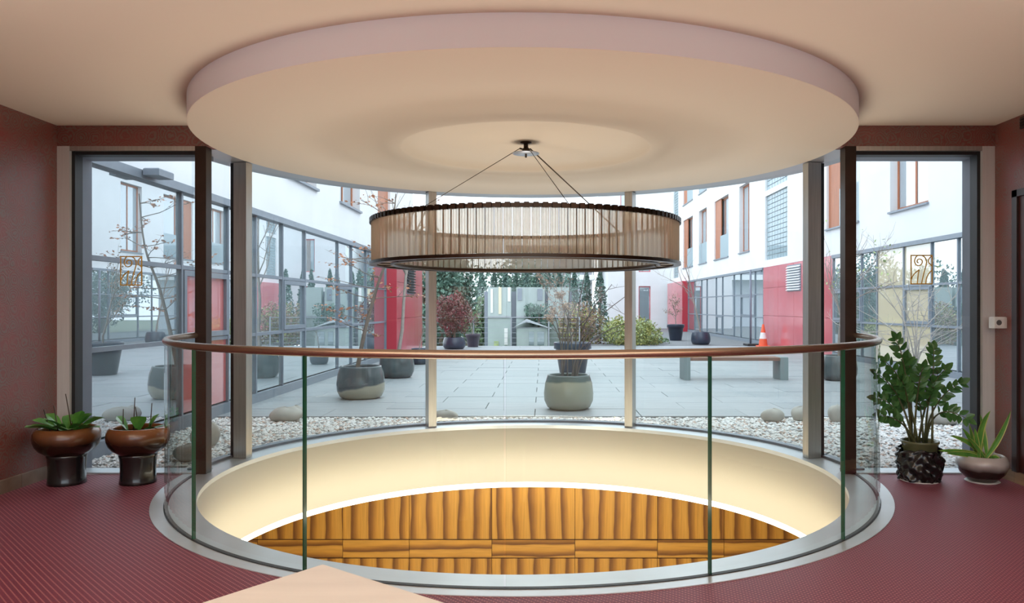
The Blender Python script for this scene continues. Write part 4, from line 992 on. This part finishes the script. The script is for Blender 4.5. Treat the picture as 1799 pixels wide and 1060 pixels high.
# thujas in a row behind the fence
def conifer(px, d, wpx, ytop, label, m, ybase=615):
    x = at(px,d); w = wpx/FPX*d*.72; zt_ = zt(ytop,d); t = thing('thuja', (x,d,-.3), label, 'conifer', 'row of thujas')
    sub(t, 'trunk', bark, lambda mm: mm.tube([(x,d,-.3),(x,d,zt_*.7)], [.05,.02], 6)); pts = []
    while len(pts) < 1300:
        f = q.random(); r = w*(1-f)**.7*(.65+.45*q.random())*min(1,.7+f*4); a = q.uniform(0,2*pi); pts.append((x+r*cos(a), d+r*sin(a), -.25+f*(zt_+.25)))
    add_leaves(t, m, pts, .035, .085)
cs = [(846,24,470),(868,24,476),(888,22,472),(906,20,478),(924,22,474),(944,22,478),(964,20,476),(983,20,474),(1009,20,474),(1031,22,476),(1054,30,474)]
ordn = ['first','second','third','fourth','fifth','sixth','seventh','eighth','ninth','tenth']
for i, (p, w, yt) in enumerate(cs):
    lab = 'broad dark thuja at the right end of the row behind the fence' if i == len(cs)-1 else ordn[i]+' slender thuja from the left in the row behind the fence'
    conifer(p, 30.5+(i%2)*.6, w, yt, lab, lf_thuja)
def bush(name, px, d, rx, rz, zc, n, m, label, cat, s0=.06, s1=.12, m2=None, trunk=True):
    x = at(px,d); t = thing(name, (x,d,-.3), label, cat)
    if trunk: sub(t, 'trunk', bark, lambda mm: mm.tube([(x,d,-.35),(x+.05,d,zc)], [rx*.09,.03], 6))
    lob = [Vector((q.uniform(-.6,.6),q.uniform(-.5,.5),q.uniform(-.6,.6))) for _ in range(9)]; pts = []
    while len(pts) < n:
        c = q.choice(lob); u = Vector((q.gauss(0,1),q.gauss(0,1),q.gauss(0,1))).normalized()*q.uniform(.30,.52); v = c+u
        p = (x+v.x*rx, d+v.y*rx, zc+v.z*rz)
        if p[2] > -.3: pts.append(p)
    k = int(n*.7) if m2 else n
    add_leaves(t, m, pts[:k], s0, s1)
    if m2: add_leaves(t, m2, pts[k:], s0, s1)
bush('evergreen_tree', 775, 31, 1.3, 2.0, 1.4, 5200, lf_green, 'dense dark evergreen tree behind the red leaved potted tree', 'tree')
bush('evergreen_tree', 742, 34, 2.2, 2.6, 2.1, 5200, lf_russet, 'tall brownish tree far left behind the wire fence', 'tree', m2=lf_green)
bush('evergreen_tree', 806, 33, 1.3, 1.9, 1.5, 4800, lf_green, 'bluish green tree between the russet tree and the thujas', 'tree')
bush('leafy_shrub', 842, 29.2, .55, 1.25, .7, 3000, lf_green2, 'fresh green upright shrub right of the red leaved tree', 'shrub', .04, .09)
bush('evergreen_tree', 870, 38, 2.6, 2.6, 2.1, 6000, lf_green, 'wide dark tree behind the row of thujas', 'tree')
bush('evergreen_tree', 940, 41, 3.0, 2.2, 1.5, 6000, lf_thuja, 'low dark tree mass behind the pavilion', 'tree')
bush('round_hedge_bush', 945, 27.9, .55, .5, 1.0, 1500, lf_green, 'small dark round bush between pavilion and shed roof', 'shrub', .03, .06)
bush('garden_bush', 1108, 26.8, 1.15, .95, .28, 5200, lf_yellow, 'yellow green bush at the right end of the wire fence', 'shrub', .03, .07, lf_lime, False)
bush('garden_bush', 1030, 26.9, .95, 1.05, .35, 4200, lf_russet, 'russet bush left of the yellow green bush', 'shrub', .03, .07, lf_yellow, False)
bush('low_plant', 1155, 27.5, .7, .16, .02, 900, lf_green2, 'low green ground plants right of the yellow green bush', 'plant', .03, .06, None, False)

# ------------------------------------------------------------------ things in the courtyard
def boulder(px, py, w, h, label, d=None, seed=1):
    d = d or 1.306*FPX/(py-CY); x = at(px,d); qq = random.Random(seed); mb = MB(); n, mm = 18, 10; v = []
    ph = [qq.uniform(0,6.28) for _ in range(6)]
    for j in range(mm+1):
        th = pi*j/mm
        for i in range(n):
            a = 2*pi*i/n; k = 1+.06*sin(2*a+ph[0])+.05*sin(3*a+2*th+ph[1])+.05*sin(2*th+a+ph[2])
            v.append((x+w/2*k*sin(th)*cos(a), d+w*.36*k*sin(th)*sin(a), ZG-.02+h*.46+h*.54*k*cos(th)))
    mb.add(v, [(j*n+i, j*n+(i+1)%n, (j+1)*n+(i+1)%n, (j+1)*n+i) for j in range(mm) for i in range(n)], 0, True)
    tag(mb.build('boulder', stone_m), label, 'stone', 'boulders in the gravel bed')
boulder(502, 738, .37, .16, 'long rounded boulder in front of the leaning maple pot', 9.0, 1)
boulder(518, 728, .20, .14, 'small boulder tucked behind the long rounded one', 9.3, 2)
boulder(783, 736, .28, .12, 'flat boulder right of the slim left column', 9.05, 3)
boulder(1358, 738, .26, .15, 'pale oval boulder on the gravel left of the right steel column', 8.95, 4)
boulder(1408, 737, .26, .17, 'boulder half hidden behind the right steel column', 9.0, 5)
boulder(1470, 735, .22, .20, 'upright boulder beyond the right corner post', 8.9, 6)
boulder(1655, 738, .36, .17, 'large pale boulder behind the tall green plant', 8.75, 7)
boulder(362, 780, .26, .23, 'large boulder behind the left corner post', 7.35, 8)
boulder(330, 812, .24, .15, 'low boulder close to the window behind the left handrail end', 6.65, 9)
# bench
DB = 14.0
bn = thing('bench', (at(1288,DB), DB, ZG), 'low bench with a reddish wooden seat on two grey slab legs', 'bench')
xa, xb = at(1198,DB), at(1378,DB); zs = zt(627,DB)
for k in range(3): sub(bn, 'seat_plank', mat('bench_wood', (.27,.15,.11), .6, var=.3, vscale=6, stretch=(.3,5,5)), lambda m: m.bevbox(xa+.10, xb-.14, DB-.22+k*.15, DB-.22+k*.15+.14, zs-.06, zs, .006))
sub(bn, 'leg', mat('bench_slab_grey', (.24,.29,.29), .6), lambda m: m.bevbox(xa, xa+.11, DB-.23, DB+.23, ZG, zs+.005, .006))
sub(bn, 'leg', MATS['bench_slab_grey'], lambda m: m.bevbox(xb-.14, xb, DB-.23, DB+.23, ZG, zs+.005, .006))
# traffic cone and parasol stand by the right wall
DK = 25.2
xk = 7.12; kn = thing('traffic_cone', (xk,DK,ZG), 'orange traffic cone with a white band by the red wall', 'cone')
om = mat('cone_orange', (.85,.13,.05), .5); zk = ZG
sub(kn, 'base', om, lambda m: m.bevbox(xk-.19, xk+.19, DK-.19, DK+.19, zk, zk+.04, .01))
sub(kn, 'body', om, lambda m: m.lathe([(.14,.04),(.115,.26),(.075,.46),(.07,.48)][:2], (xk,DK,zk), 24))
sub(kn, 'white_band', white_pl, lambda m: m.lathe([(.115,.26),(.078,.46)], (xk,DK,zk), 24))
sub(kn, 'tip', om, lambda m: m.lathe([(.078,.46),(.03,.72),(.022,.73),(.001,.73)], (xk,DK,zk), 24))
xk2 = 6.95; pk = thing('parasol_stand', (xk2,25.9,ZG), 'dark parasol pole on a flat black base next to the traffic cone', 'parasol stand')
sub(pk, 'base_plate', black, lambda m: m.bevbox(xk2-.22, xk2+.28, 25.6, 26.2, ZG, ZG+.07, .01)); sub(pk, 'pole', slate, lambda m: m.tube([(xk2-.05,25.9,ZG+.07),(xk2-.05,25.9,2.5)], .035, 10))
# flood lamp under the left head rail
fl = thing('flood_lamp', (FXL+.1, 7.6, 2.45), 'small grey box lamp on the head rail in the left window', 'lamp')
sub(fl, 'housing', frame_grey, lambda m: m.bevbox(FXL+.085, FXL+.24, 7.48, 7.78, ZT-.02, ZT+.05, .01)); sub(fl, 'bracket', frame_grey, lambda m: m.box(FXL+.072, FXL+.09, 7.58, 7.68, ZT-.0, ZT+.03))
